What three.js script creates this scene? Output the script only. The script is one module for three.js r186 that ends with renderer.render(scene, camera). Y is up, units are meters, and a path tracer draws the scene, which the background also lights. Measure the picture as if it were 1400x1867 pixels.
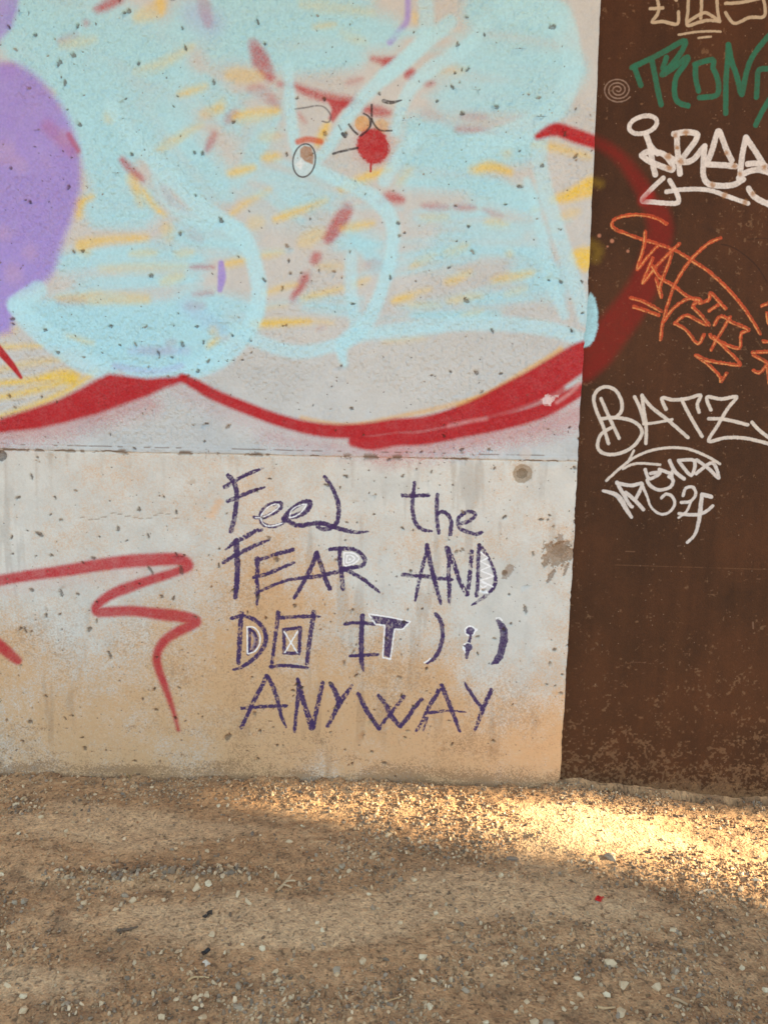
import * as THREE from 'three';
import { ConvexGeometry } from 'three/addons/geometries/ConvexGeometry.js';

// ------------------------------------------------------------------ camera, sky, sun, exposure
const scene = new THREE.Scene();
const PW = 1400, PH = 1867, FOC = 1400;                       // the photograph's size and focal length in pixels
const camera = new THREE.PerspectiveCamera(2 * Math.atan(PH / 2 / FOC) * 180 / Math.PI, PW / PH, 0.05, 1200);
camera.position.set(0, 1.5, 2.98);
camera.rotation.set(-7.3 * Math.PI / 180, 0, 0.022, 'YXZ');
camera.updateMatrixWorld();

const SUN_EL = 17 * Math.PI / 180, SUN_AZ = -0.5 * Math.PI / 180;   // low sun, almost parallel to the wall
const sunDir = new THREE.Vector3(Math.cos(SUN_EL) * Math.cos(SUN_AZ), Math.sin(SUN_EL), Math.cos(SUN_EL) * Math.sin(SUN_AZ));
{
  const w = 512, h = 256, d = new Float32Array(w * h * 4);
  for (let j = 0; j < h; j++) for (let i = 0; i < w; i++) {
    const el = ((j + 0.5) / h - 0.5) * Math.PI, az = ((i + 0.5) / w - 0.5) * 2 * Math.PI;
    const dir = [Math.cos(el) * Math.cos(az), Math.sin(el), Math.cos(el) * Math.sin(az)];
    const t = Math.pow(Math.max(0, Math.sin(el)), 0.55);
    const c = dir[0] * sunDir.x + dir[1] * sunDir.y + dir[2] * sunDir.z;
    const g = 0.5 * Math.exp((c - 1) * 9);                      // air glow round the sun
    const k = (j * w + i) * 4, S = 0.27;
    d[k] = S * (0.83 * (1 - t) + 0.44 * t + g * 1.0);
    d[k + 1] = S * (0.99 * (1 - t) + 0.70 * t + g * 0.85);
    d[k + 2] = S * (1.06 * (1 - t) + 1.02 * t + g * 0.55);
    d[k + 3] = 1;
  }
  const sky = new THREE.DataTexture(d, w, h, THREE.RGBAFormat, THREE.FloatType);
  sky.mapping = THREE.EquirectangularReflectionMapping; sky.magFilter = sky.minFilter = THREE.LinearFilter; sky.needsUpdate = true;
  scene.background = sky; scene.environment = sky;
}
const sun = new THREE.DirectionalLight(new THREE.Color().setRGB(1, 0.84, 0.56), 4.1);
sun.position.copy(sunDir).multiplyScalar(40); sun.target.position.set(0, 0, 0);
sun.castShadow = true; sun.shadow.radius = 1.3; sun.shadow.mapSize.set(4096, 4096);
Object.assign(sun.shadow.camera, { left: -14, right: 14, top: 14, bottom: -14, near: 1, far: 90 });
scene.add(sun, sun.target);
const renderer = new THREE.WebGLRenderer({ antialias: true });
renderer.toneMapping = THREE.LinearToneMapping;
renderer.toneMappingExposure = 7.3;
renderer.shadowMap.enabled = true;

// ------------------------------------------------------------------ helpers
let seed = 20231;
const rnd = () => { seed = (seed + 0x6D2B79F5) | 0; let t = Math.imul(seed ^ (seed >>> 15), 1 | seed); t = (t + Math.imul(t ^ (t >>> 7), 61 | t)) ^ t; return ((t ^ (t >>> 14)) >>> 0) / 4294967296; };
const hash = (x, y, s) => { let h = Math.imul(x, 374761393) + Math.imul(y, 668265263) + Math.imul(s, 1442695041); h = Math.imul(h ^ (h >>> 13), 1274126177); return ((h ^ (h >>> 16)) >>> 0) / 4294967296; };
function vn(x, y, s = 0) {                                      // value noise 0..1
  const xi = Math.floor(x), yi = Math.floor(y); let u = x - xi, v = y - yi; u = u * u * (3 - 2 * u); v = v * v * (3 - 2 * v);
  const a = hash(xi, yi, s), b = hash(xi + 1, yi, s), c = hash(xi, yi + 1, s), d = hash(xi + 1, yi + 1, s);
  return a + (b - a) * u + (c - a) * v + (a - b - c + d) * u * v;
}
const fbm = (x, y, s, o) => { let r = 0, a = 0.5, n = 0; for (let i = 0; i < o; i++) { r += a * vn(x, y, s + i); n += a; a *= 0.5; x *= 2.03; y *= 2.03; } return r / n; };
const sst = (a, b, x) => { const t = Math.min(1, Math.max(0, (x - a) / (b - a))); return t * t * (3 - 2 * t); };
const lin = (c) => (c /= 255) <= 0.04045 ? c / 12.92 : Math.pow((c + 0.055) / 1.055, 2.4);
const L = (r, g, b) => [lin(r), lin(g), lin(b)];
const enc = new Uint8Array(4097); for (let i = 0; i <= 4096; i++) { const c = i / 4096; enc[i] = Math.round(255 * (c <= 0.0031308 ? c * 12.92 : 1.055 * Math.pow(c, 1 / 2.4) - 0.055)); }
const E8 = (c) => enc[Math.max(0, Math.min(4096, (c * 4096) | 0))];

const ray = new THREE.Vector3();
function toPlane(u, v, axis, at) {                              // photo pixel -> point on the wall (axis z) or the ground (axis y)
  ray.set((u - PW / 2) / FOC, -(v - PH / 2) / FOC, -1).applyQuaternion(camera.quaternion);
  const t = (at - camera.position[axis]) / ray[axis];
  return [camera.position.x + ray.x * t, camera.position.y + ray.y * t, camera.position.z + ray.z * t];
}
const names = {};
const numbered = (n) => { const k = names[n] = (names[n] ?? -1) + 1; return k ? n + '_' + String(k).padStart(3, '0') : n; };
function tag(o, label, category, group) { o.userData.label = label; o.userData.category = category; if (group) o.userData.group = group; return o; }
function mesh(name, geo, mat, parent, label) {
  const m = new THREE.Mesh(geo, mat); m.name = parent === scene ? numbered(name) : name; m.castShadow = m.receiveShadow = true;
  if (label) m.userData.label = label;
  parent.add(m); return m;
}
function group(name) { const g = new THREE.Group(); g.name = numbered(name); scene.add(g); return g; }

// ------------------------------------------------------------------ paint: a layer of colour in metres on a wall face
class Paint {
  constructor(x0, y0, w, h, nx, ny, z) {
    Object.assign(this, { x0, y0, w, h, nx, ny, z, ppm: nx / w });
    const n = nx * ny;
    this.r = new Float32Array(n); this.g = new Float32Array(n); this.b = new Float32Array(n);
    this.id = new Uint8Array(n); this.hgt = new Float32Array(n); this.bump = new Float32Array(n); this.acc = new Float32Array(n);
    this.pxs = this.ppm * 2.13e-3;                              // texels for one photo pixel
    this.parts = [];
  }
  part(name, label) { this.parts.push({ name, label }); return this.parts.length - 1; }
  at(p) { const q = toPlane(p[0], p[1], 'z', this.z); return [(q[0] - this.x0) * this.ppm, (q[1] - this.y0) * this.ppm]; }
  lay(k, a, c) { this.r[k] += (c[0] - this.r[k]) * a; this.g[k] += (c[1] - this.g[k]) * a; this.b[k] += (c[2] - this.b[k]) * a; }
  // a brush stroke along photo pixels; w one width or a list along the stroke
  stroke(pts, w, col, o = {}) {
    const { a = 1, soft = 1, dry = 0, id = -1, rough = 0, sharp = false, speck = 0, s = 1, grain = 0.3 } = o;
    const P = pts.map((p) => this.at(p)), W = Array.isArray(w) ? w : [w], Q = [], n = P.length, k = this.pxs;
    const wat = (t) => { const f = t * (W.length - 1), i = Math.min(W.length - 2, Math.floor(f)); return W.length < 2 ? W[0] : W[i] + (W[i + 1] - W[i]) * (f - i); };
    if (n === 1) Q.push([P[0][0], P[0][1], wat(0) * k / 2], [P[0][0] + 0.01, P[0][1], wat(0) * k / 2]);
    for (let i = 0; i < n - 1; i++) {
      const p0 = P[Math.max(0, i - 1)], p1 = P[i], p2 = P[i + 1], p3 = P[Math.min(n - 1, i + 2)], m = sharp ? 1 : 6;
      for (let j = 0; j < m + (i === n - 2 ? 1 : 0); j++) {
        const t = j / m, t2 = t * t, t3 = t2 * t, f = (q) => sharp ? p1[q] + (p2[q] - p1[q]) * t : 0.5 * (2 * p1[q] + (p2[q] - p0[q]) * t + (2 * p0[q] - 5 * p1[q] + 4 * p2[q] - p3[q]) * t2 + (3 * p1[q] - p0[q] - 3 * p2[q] + p3[q]) * t3);
        Q.push([f(0), f(1), wat((i + t) / (n - 1)) * k / 2]);
      }
    }
    const so = soft * k; let bx0 = 1e9, by0 = 1e9, bx1 = -1, by1 = -1;
    for (let i = 0; i < Q.length - 1; i++) {
      const A = Q[i], B = Q[i + 1], R = Math.max(A[2], B[2]) + so + 3;
      const xa = Math.max(0, Math.floor(Math.min(A[0], B[0]) - R)), xb = Math.min(this.nx - 1, Math.ceil(Math.max(A[0], B[0]) + R));
      const ya = Math.max(0, Math.floor(Math.min(A[1], B[1]) - R)), yb = Math.min(this.ny - 1, Math.ceil(Math.max(A[1], B[1]) + R));
      bx0 = Math.min(bx0, xa); by0 = Math.min(by0, ya); bx1 = Math.max(bx1, xb); by1 = Math.max(by1, yb);
      const dx = B[0] - A[0], dy = B[1] - A[1], l2 = dx * dx + dy * dy + 1e-9;
      for (let y = ya; y <= yb; y++) for (let x = xa; x <= xb; x++) {
        const t = Math.max(0, Math.min(1, ((x - A[0]) * dx + (y - A[1]) * dy) / l2)), ex = x - A[0] - dx * t, ey = y - A[1] - dy * t;
        const e = 1 + (A[2] + (B[2] - A[2]) * t + so - Math.sqrt(ex * ex + ey * ey)) / (2 * so), q = y * this.nx + x;   // 1 + depth in units of the soft rim
        if (e > 1 && e - 1 > this.acc[q]) this.acc[q] = e - 1;
      }
    }
    this.flush(bx0, by0, bx1, by1, col, { a, dry, id, rough, speck, s, grain, so });
  }
  fill(pts, col, o = {}) {                                      // a filled outline with a soft rim
    const { a = 1, soft = 1, dry = 0, id = -1, rough = 0, speck = 0, s = 1, grain = 0.3, round = false } = o;
    let P = pts.map((p) => this.at(p));
    if (round) { const n = P.length, R = []; for (let i = 0; i < n; i++) for (let j = 0; j < 5; j++) { const t = j / 5, p = [-1, 0, 1, 2].map((d) => P[(i + d + n) % n]); R.push([0, 1].map((q) => 0.5 * (2 * p[1][q] + (p[2][q] - p[0][q]) * t + (2 * p[0][q] - 5 * p[1][q] + 4 * p[2][q] - p[3][q]) * t * t + (3 * p[1][q] - p[0][q] - 3 * p[2][q] + p[3][q]) * t * t * t))); } P = R; }
    const so = soft * this.pxs, xs = P.map((p) => p[0]), ys = P.map((p) => p[1]);
    const xa = Math.max(0, Math.floor(Math.min(...xs) - so)), xb = Math.min(this.nx - 1, Math.ceil(Math.max(...xs) + so)), ya = Math.max(0, Math.floor(Math.min(...ys) - so)), yb = Math.min(this.ny - 1, Math.ceil(Math.max(...ys) + so));
    const st = so > 12 ? 4 : 1;
    for (let y = ya; y <= yb; y += st) for (let x = xa; x <= xb; x += st) {
      let inside = false, d2 = 1e9;
      for (let i = 0, j = P.length - 1; i < P.length; j = i++) {
        const [ax, ay] = P[j], [bx, by] = P[i];
        if ((ay > y) !== (by > y) && x < (bx - ax) * (y - ay) / (by - ay) + ax) inside = !inside;
        const dx = bx - ax, dy = by - ay, t = Math.max(0, Math.min(1, ((x - ax) * dx + (y - ay) * dy) / (dx * dx + dy * dy + 1e-9))), ex = x - ax - dx * t, ey = y - ay - dy * t;
        d2 = Math.min(d2, ex * ex + ey * ey);
      }
      const e = Math.max(0, 0.5 + (inside ? 1 : -1) * Math.sqrt(d2) / (2 * so));
      for (let v = y; v < Math.min(y + st, this.ny); v++) for (let u = x; u < Math.min(x + st, this.nx); u++) this.acc[v * this.nx + u] = e;
    }
    this.flush(xa, ya, xb, yb, col, { a, dry, id, rough, speck, s, grain, so });
  }
  flush(xa, ya, xb, yb, col, { a, dry, id, rough, speck, s, grain, so }) {
    for (let y = ya; y <= yb; y++) for (let x = xa; x <= xb; x++) {
      const q = y * this.nx + x; let e = this.acc[q]; if (e <= 0) continue; this.acc[q] = 0;
      if (id >= 0 && e > 0.5 && a > 0.3) this.id[q] = id;
      if (rough) e += (vn(x * 0.33, y * 0.33, s + 3) - 0.5) * rough / (2 * so);
      e = Math.min(1, Math.max(0, e)); let v = e * e * (3 - 2 * e);
      if (dry) v *= 1 - Math.min(0.9, dry * 1.15) * sst(0.52, 0.72, 0.5 * vn(x * 0.26, y * 0.26, s + 9) + 0.25 * vn(x * 0.09, y * 0.09, s + 11) + 0.25 * vn(x * 0.6, y * 0.6, s + 12));
      if (speck) v += speck * (hash(x >> 1, y >> 1, s + 5) - 0.5) * 4 * v * (1 - v);
      v *= 1 - grain * (vn(x * 0.45, y * 0.45, s + 21) * 0.6 + vn(x * 0.07, y * 0.07, s + 23) * 0.4);
      v = Math.max(0, Math.min(1, v * a * (1 + grain * 0.35)));
      const k = 0.94 + 0.12 * vn(x * 0.3, y * 0.3, 77);
      this.lay(q, v, [col[0] * k, col[1] * k, col[2] * k]);
    }
  }
  // a pit, crumb or knob: an uneven dish; depth in metres, down is negative
  dent(px, py, rm, depth, col, ca, s, el = 1, ang = 0, nz = 1) {
    const R = rm * this.ppm, B = R * 1.7 + 2, ca_ = Math.cos(ang), sa = Math.sin(ang);
    for (let y = Math.max(0, Math.floor(py - B)); y <= Math.min(this.ny - 1, py + B); y++) for (let x = Math.max(0, Math.floor(px - B)); x <= Math.min(this.nx - 1, px + B); x++) {
      const dx = x - px, dy = y - py, u = (dx * ca_ + dy * sa) / el, v = (-dx * sa + dy * ca_) * el;
      const d = Math.sqrt(u * u + v * v) / R + nz * ((vn(x * 0.4, y * 0.4, s) - 0.5) * 0.45 + (vn(x * 2.2 / R, y * 2.2 / R, s + 1) - 0.5) * 0.5 + (rm > 0.03 ? (vn(x * 0.16, y * 0.16, s + 4) - 0.5) * 0.4 : 0));
      if (d > 1.25) continue;
      const q = y * this.nx + x, f = 1 - sst(0.55, 1.15, d);
      this.hgt[q] = depth < 0 ? Math.min(this.hgt[q], depth * f) : Math.max(this.hgt[q], depth * f);
      if (col) this.lay(q, ca * (1 - (rm > 0.018 ? sst(0.86, 0.96, d) : sst(0.6, 0.95, d))) * (0.65 + 0.35 * vn(x * 0.6, y * 0.6, s + 2)), col);
    }
  }
  textures() {
    const n = this.nx * this.ny, c = new Uint8Array(n * 4), b = new Uint8Array(n * 4);
    for (let i = 0; i < n; i++) {
      c[i * 4] = E8(this.r[i]); c[i * 4 + 1] = E8(this.g[i]); c[i * 4 + 2] = E8(this.b[i]); c[i * 4 + 3] = 255;
      b[i * 4] = b[i * 4 + 1] = b[i * 4 + 2] = Math.max(0, Math.min(255, this.bump[i] * 255)); b[i * 4 + 3] = 255;
    }
    return [c, b].map((d, i) => { const t = new THREE.DataTexture(d, this.nx, this.ny); t.magFilter = THREE.LinearFilter; t.minFilter = THREE.LinearFilter; if (!i) t.colorSpace = THREE.SRGBColorSpace; t.needsUpdate = true; return t; });
  }
  height(x, y) {                                                // metres, bilinear
    const fx = Math.min(this.nx - 1.01, Math.max(0, (x - this.x0) * this.ppm)), fy = Math.min(this.ny - 1.01, Math.max(0, (y - this.y0) * this.ppm));
    const i = fx | 0, j = fy | 0, u = fx - i, v = fy - j, q = j * this.nx + i, h = this.hgt;
    return (h[q] * (1 - u) + h[q + 1] * u) * (1 - v) + (h[q + this.nx] * (1 - u) + h[q + this.nx + 1] * u) * v;
  }
  // the face itself: coarse cells, split finely where there is relief or where two paints meet; each paint is a mesh of its own
  build(parent, mat, fine, many, edge) {
    const cell = fine * many, cx = Math.ceil(this.w / cell), cy = Math.ceil(this.h / cell), NX = cx * many + 1, NY = cy * many + 1;
    const ids = new Uint8Array((NX - 1) * (NY - 1));
    for (let j = 0; j < NY - 1; j++) for (let i = 0; i < NX - 1; i++) {
      const x = Math.min(this.nx - 1, ((i + 0.5) * fine * this.ppm) | 0), y = Math.min(this.ny - 1, ((j + 0.5) * fine * this.ppm) | 0);
      ids[j * (NX - 1) + i] = this.id[y * this.nx + x];
    }
    const quads = this.parts.map(() => []);
    for (let J = 0; J < cy; J++) for (let I = 0; I < cx; I++) {
      const x = this.x0 + I * cell, y = this.y0 + J * cell;
      if (x > this.x0 + this.w) continue;
      const first = ids[J * many * (NX - 1) + I * many]; let split = x + cell > this.edgeMin;
      for (let j = 0; j < many; j++) for (let i = 0; i < many; i++) {
        if (ids[(J * many + j) * (NX - 1) + I * many + i] !== first) split = true;
        if (Math.abs(this.height(x + i * fine, y + j * fine)) > 2e-4) split = true;
      }
      if (!split) quads[first].push([I * many, J * many, many]);
      else for (let j = 0; j < many; j++) for (let i = 0; i < many; i++) {
        if (edge && x + i * fine > edge(y + (j + 0.5) * fine)) continue;
        quads[ids[(J * many + j) * (NX - 1) + I * many + i]].push([I * many + i, J * many + j, 1]);
      }
    }
    const look = new Int32Array(NX * NY);
    this.parts.forEach((p, n) => {
      if (!quads[n].length) return;
      look.fill(-1); const pos = [], nor = [], uv = [], idx = [];
      const vert = (i, j) => {
        const k = j * NX + i; if (look[k] >= 0) return look[k];
        let x = this.x0 + i * fine; const y = this.y0 + j * fine; if (edge) x = Math.min(x, edge(y));
        const h = this.height(x, y), e = fine * 0.7, gx = (this.height(x + e, y) - this.height(x - e, y)) / (2 * e), gy = (this.height(x, y + e) - this.height(x, y - e)) / (2 * e), l = Math.hypot(gx, gy, 1);
        pos.push(x, y, this.z + h); nor.push(-gx / l, -gy / l, 1 / l); uv.push((x - this.x0) / this.w, (y - this.y0) / this.h);
        return look[k] = pos.length / 3 - 1;
      };
      for (const [i, j, m] of quads[n]) { const a = vert(i, j), b = vert(i + m, j), c = vert(i + m, j + m), d = vert(i, j + m); idx.push(a, b, c, a, c, d); }
      const g = new THREE.BufferGeometry();
      g.setAttribute('position', new THREE.Float32BufferAttribute(pos, 3)); g.setAttribute('normal', new THREE.Float32BufferAttribute(nor, 3)); g.setAttribute('uv', new THREE.Float32BufferAttribute(uv, 2)); g.setIndex(idx);
      mesh(p.name, g, mat, parent, p.label);
    });
  }
}
const Z = (x0, y0, s, list) => list.map(([x, y]) => [x0 + x / s, y0 + y / s]);      // points noted in an enlarged view
const at2 = (a) => { const r = []; for (let i = 0; i < a.length; i += 2) r.push([a[i], a[i + 1]]); return r; };
const V = (x0, y0, s) => (...a) => Z(x0, y0, s, at2(a));

// ------------------------------------------------------------------ the concrete wall
const JOINT = (x) => 1.332 + 0.001 * x;                           // height of the pour joint, checked below
const edgePts = [[1095, 0], [1085, 240], [1072, 540], [1058, 735], [1046, 1000], [1031, 1250], [1021, 1430]].map(([u, v]) => toPlane(u, v, 'z', 0)).sort((a, b) => a[1] - b[1]);
console.log('edge', edgePts.map((p) => p[0].toFixed(3) + '@' + p[1].toFixed(2)).join(' '), 'joint', toPlane(0, 823, 'z', 0)[1].toFixed(3), toPlane(1050, 848, 'z', 0)[1].toFixed(3), 'base', toPlane(20, 1415, 'z', 0)[1].toFixed(3), toPlane(980, 1435, 'z', 0)[1].toFixed(3));
const EDGE0 = (y) => { let i = 0; while (i < edgePts.length - 2 && y > edgePts[i + 1][1]) i++; const a = edgePts[i], b = edgePts[i + 1], t = Math.max(-0.2, Math.min(1.6, (y - a[1]) / (b[1] - a[1]))); return a[0] + (b[0] - a[0]) * t; };
const EDGE = (y) => EDGE0(y) - 0.006 * Math.pow(fbm(y * 24, 3.3, 5, 4), 2) - 0.004 * sst(0.68, 0.86, vn(y * 15, 9, 6)) * vn(y * 60, 4, 7) - (y < 0.05 ? (0.05 - y) * (0.05 - y) * 12 : 0);

const C = new Paint(-3.0, -0.17, 3.82, 3.70, 2048, 1984, 0);
C.edgeMin = 0.7;
const W = {
  upper: C.part('wall_panel', 'rough pale upper pour of the concrete wall, above the joint'),
  lower: C.part('wall_panel', 'dusty pale lower pour of the concrete wall with painted warm bounce, below the joint'),
  blue: C.part('spray_fill', 'pale blue sprayed scribble inside the bubble shape'),
  purple: C.part('spray_fill', 'lilac sprayed disc'),
  yellow: C.part('spray_streaks', 'yellow sprayed streaks'),
  faded: C.part('spray_streaks', 'faded red sprayed streaks under the pale blue'),
  ball: C.part('painted_ball', 'deep red painted ball with a short tail'),
  face: C.part('ink_marks', 'thin dark drawn lines round the red ball'),
  oval: C.part('painted_oval', 'small outlined oval with a tan top half'),
  red: C.part('spray_outline', 'wide red sprayed outline of the bubble shape'),
  zig: C.part('spray_line', 'red sprayed zigzag line on the lower pour'),
  dash: C.part('spray_line', 'short thick red sprayed dash'),
  feel: C.part('painted_word', 'dark purple handwritten word Feel'),
  the: C.part('painted_word', 'dark purple handwritten word the'),
  fear: C.part('painted_word', 'dark purple handwritten word FEAR'),
  and: C.part('painted_word', 'dark purple handwritten word AND with white zigzag in the D'),
  do: C.part('painted_word', 'dark purple handwritten word DO with a square O'),
  it: C.part('painted_word', 'dark purple handwritten word IT, the T outlined in white'),
  wink: C.part('painted_mark', 'dark purple brackets round a white-ringed semicolon'),
  any: C.part('painted_word', 'dark purple handwritten word ANYWAY'),
  spall: C.part('spalled_patch', 'brown broken-out patch near the wall edge'),
  plug: C.part('tie_hole_plug', 'round mortar plug under the joint'),
};
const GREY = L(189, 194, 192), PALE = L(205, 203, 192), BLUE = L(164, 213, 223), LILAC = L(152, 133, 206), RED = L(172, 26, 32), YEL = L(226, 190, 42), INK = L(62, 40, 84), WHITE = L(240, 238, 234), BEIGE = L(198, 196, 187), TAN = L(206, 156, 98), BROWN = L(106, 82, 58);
console.log('base coat');
const jointRow = new Float32Array(C.nx);
for (let x = 0; x < C.nx; x++) { const X = C.x0 + x / C.ppm; jointRow[x] = JOINT(X); }
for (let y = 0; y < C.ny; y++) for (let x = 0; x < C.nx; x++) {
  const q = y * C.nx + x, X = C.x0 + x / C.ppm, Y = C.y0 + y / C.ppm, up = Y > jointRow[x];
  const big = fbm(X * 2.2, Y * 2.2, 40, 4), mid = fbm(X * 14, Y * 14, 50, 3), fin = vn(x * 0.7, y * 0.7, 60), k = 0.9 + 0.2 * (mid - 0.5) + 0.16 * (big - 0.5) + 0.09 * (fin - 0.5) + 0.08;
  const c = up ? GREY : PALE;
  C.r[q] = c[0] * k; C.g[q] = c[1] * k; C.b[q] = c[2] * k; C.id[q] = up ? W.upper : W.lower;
  if (up) {
    const b = sst(0.48, 0.66, fbm(X * 3.1 + 7, Y * 3.1, 70, 4)); C.lay(q, 0.35 * b, BEIGE);
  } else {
    // tan dust and splash on the lower pour, also painting in warm ground bounce
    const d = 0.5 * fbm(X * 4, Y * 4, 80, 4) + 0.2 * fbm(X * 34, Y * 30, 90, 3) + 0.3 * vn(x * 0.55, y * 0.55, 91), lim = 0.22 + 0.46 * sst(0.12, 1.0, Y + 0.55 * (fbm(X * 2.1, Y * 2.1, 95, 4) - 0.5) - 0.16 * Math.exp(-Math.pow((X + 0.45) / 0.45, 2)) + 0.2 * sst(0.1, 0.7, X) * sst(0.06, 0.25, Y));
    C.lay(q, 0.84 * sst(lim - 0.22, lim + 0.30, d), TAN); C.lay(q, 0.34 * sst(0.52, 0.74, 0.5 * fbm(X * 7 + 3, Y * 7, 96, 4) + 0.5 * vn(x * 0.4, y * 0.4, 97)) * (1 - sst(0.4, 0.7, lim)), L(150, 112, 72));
    const st = fbm(X * 24, Y * 3.2, 99, 3); C.lay(q, 0.20 * sst(0.6, 0.75, st) * sst(0.42, 0.6, big), BROWN);
    if (Y < 0.22) C.lay(q, 0.6 * sst(0.50, 0.72, 0.55 * fbm(X * 9, Y * 30, 103, 4) + 0.45 * vn(x * 0.5, y * 0.5, 104) + 0.36 * (1 - sst(0, 0.11, Y + 0.06 * (fbm(X * 5, 1, 106, 3) - 0.5))) - 0.12), L(128, 94, 62));
  }
  // grain of the surface: blistered above the joint, finer below
  const blist = fbm(X * 90, Y * 78, 110, 3), coarse = fbm(X * 26, Y * 26, 120, 2);
  C.bump[q] = up ? 0.25 + 0.55 * blist * (0.45 + 0.75 * sst(0.35, 0.6, fbm(X * 4, Y * 4, 130, 2))) + 0.2 * coarse : 0.42 + 0.15 * blist + 0.12 * coarse;
}

console.log('spray');
const z1 = V(0, 0, 3.5), z2 = V(350, 0, 3.5), z3 = V(700, 0, 3.5), z4 = V(0, 300, 3.5), z5 = V(350, 300, 3.5), z6 = V(700, 300, 3.5), zl = V(0, 500, 2.8), zm = V(400, 500, 2.8), zn = V(700, 500, 2.8), px = V(0, 0, 1);
let sd = 1000; const nx = () => (sd += 37);
const sc35 = (w) => Array.isArray(w) ? w.map((v) => v / 3.5) : [w * 0.7 / 3.5, w * 1.05 / 3.5, w * 0.95 / 3.5, w * 0.6 / 3.5];
const Y = (p, w, a = 0.8) => C.stroke(p, sc35(w), YEL, { a: a * 0.92, soft: 8, id: a > 0.6 ? W.yellow : -1, speck: 0.3, s: nx(), grain: 0.45 });
const R = (p, w, a = 0.8, o = {}) => C.stroke(p, sc35(w), RED, { a: a * 0.92, soft: 7, id: a > 0.5 ? W.faded : -1, speck: 0.3, s: nx(), grain: 0.45, ...o });
// warm off-white ground of the bubble
C.fill(px(-300, 0, 1090, 0, 1085, 250, 1072, 560, 1060, 650, 950, 720, 800, 765, 650, 775, 500, 750, 400, 700, 340, 680, 180, 690, 90, 730, 0, 755, -300, 790), BEIGE, { a: 0.32, soft: 10, s: nx() });
// pale blue: thin scribbled haze, then firm strokes
const B = (p, w, a = 0.93, soft = 7) => C.stroke(p, w, BLUE, { a, soft, id: a > 0.62 ? W.blue : -1, speck: 0.35, s: nx(), grain: 0.26 });
for (const [p, w, a] of [
  [[50, 60, 150, 140, 220, 240], 110, 0.8], [[60, 10, 180, 40, 300, 90], 90, 0.7], [[130, 180, 200, 320], 80, 0.8], [[230, 120, 320, 170], 100, 0.62], [[350, 40, 480, 20, 640, 15], 80, 0.7], [[400, 90, 520, 60, 700, 60], 60, 0.66], [[300, 230, 380, 330], 90, 0.6],
  [[180, 380, 260, 380], 60, 0.7], [[120, 480, 250, 470, 360, 480], 40, 0.66], [[150, 520, 350, 510], 24, 0.62], [[60, 570, 200, 575, 380, 570], 52, 0.9], [[100, 600, 250, 620, 370, 600], 60, 0.92], [[180, 640, 300, 660, 390, 640], 50, 0.82], [[380, 160, 450, 240], 60, 0.5], [[450, 90, 530, 110, 640, 100], 46, 0.7],
  [[760, 240, 860, 270, 950, 270], 56, 0.82], [[740, 290, 860, 300], 40, 0.8], [[860, 100, 960, 120, 1030, 130], 70, 0.72], [[880, 20, 1000, 40], 70, 0.78], [[820, 180, 930, 180, 1000, 190], 60, 0.62], [[740, 330, 900, 340], 30, 0.66], [[880, 350, 960, 370], 50, 0.72], [[760, 400, 900, 390], 30, 0.4], [[820, 440, 970, 440], 60, 0.5], [[720, 480, 860, 450], 40, 0.35], [[760, 570, 900, 570], 30, 0.45], [[860, 550, 980, 530], 30, 0.5], [[620, 440, 690, 440], 40, 0.42], [[480, 380, 560, 400], 60, 0.26], [[560, 550, 650, 560], 30, 0.45], [[640, 420, 700, 480], 40, 0.5], [[480, 310, 600, 360], 50, 0.36], [[500, 200, 440, 330], 40, 0.4], [[960, 490, 1010, 520], 60, 0.6], [[330, 430, 440, 440], 50, 0.6], [[350, 560, 440, 580], 70, 0.6],
]) {
  const q = at2(p); B(q, w, a > 0.58 ? Math.min(0.96, a * 1.25) : a * 0.9, 18);
  for (let i = 0; i < 4; i++) { const dx = (rnd() - 0.5) * w * 0.9, dy = (rnd() - 0.5) * w * 0.9; B(q.map(([x, y]) => [x + dx + (rnd() - 0.5) * 30, y + dy + (rnd() - 0.5) * 14]), [w * 0.12, w * 0.3, w * 0.2], 0.55, 7); }
}
// faded red lettering underneath
R(z1(620, 60, 700, 25, 770, -5), 55); R(z1(550, 150), 50, 0.6); R(z1(780, 1020, 840, 1090, 910, 1150), 50); R(z1(40, 450, 80, 440), 80, 0.55); R(z1(380, 260, 490, 215), 40, 0.35); R(z1(1290, -10, 1330, 150), 80, 0.42); R(z1(1360, 850, 1320, 970), 40, 0.4);
R(z2(390, 280, 440, 390, 500, 490), [60, 110, 60], 0.8); R(z2(560, 540, 650, 550, 800, 610, 1040, 655), [30, 35, 55, 60], 0.85); C.fill(z2(860, 630, 1045, 660, 960, 700, 900, 780, 870, 760, 890, 700), RED, { a: 0.9, soft: 4, id: W.faded, s: nx() });
R(z2(380, 570, 450, 590, 540, 670), 80, 0.45); R(z2(230, 770, 280, 720), 60, 0.5); R(z2(150, 860, 90, 960), 40, 0.4); R(z2(1150, 375, 1240, 390, 1300, 385), [20, 45, 40], 0.85); R(z2(1235, 430), 30, 0.8); R(z2(1380, 470, 1410, 480), 55, 0.8); R(z2(1110, 700, 1250, 720), 60, 0.85); R(z2(990, 530, 1080, 505), 35, 0.4); R(z2(670, 720, 720, 780), 25, 0.5);
R(z3(0, 410, 60, 400), 45, 0.8); R(z3(150, 475, 180, 470), 55, 0.85); R(z3(265, 535, 310, 530), 32, 0.7); R(z3(470, 825, 600, 830, 720, 845), [40, 40, 12], 0.5); R(z3(500, 740, 640, 748), 40, 0.32); R(z3(250, 730, 360, 750), 60, 0.15);
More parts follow.
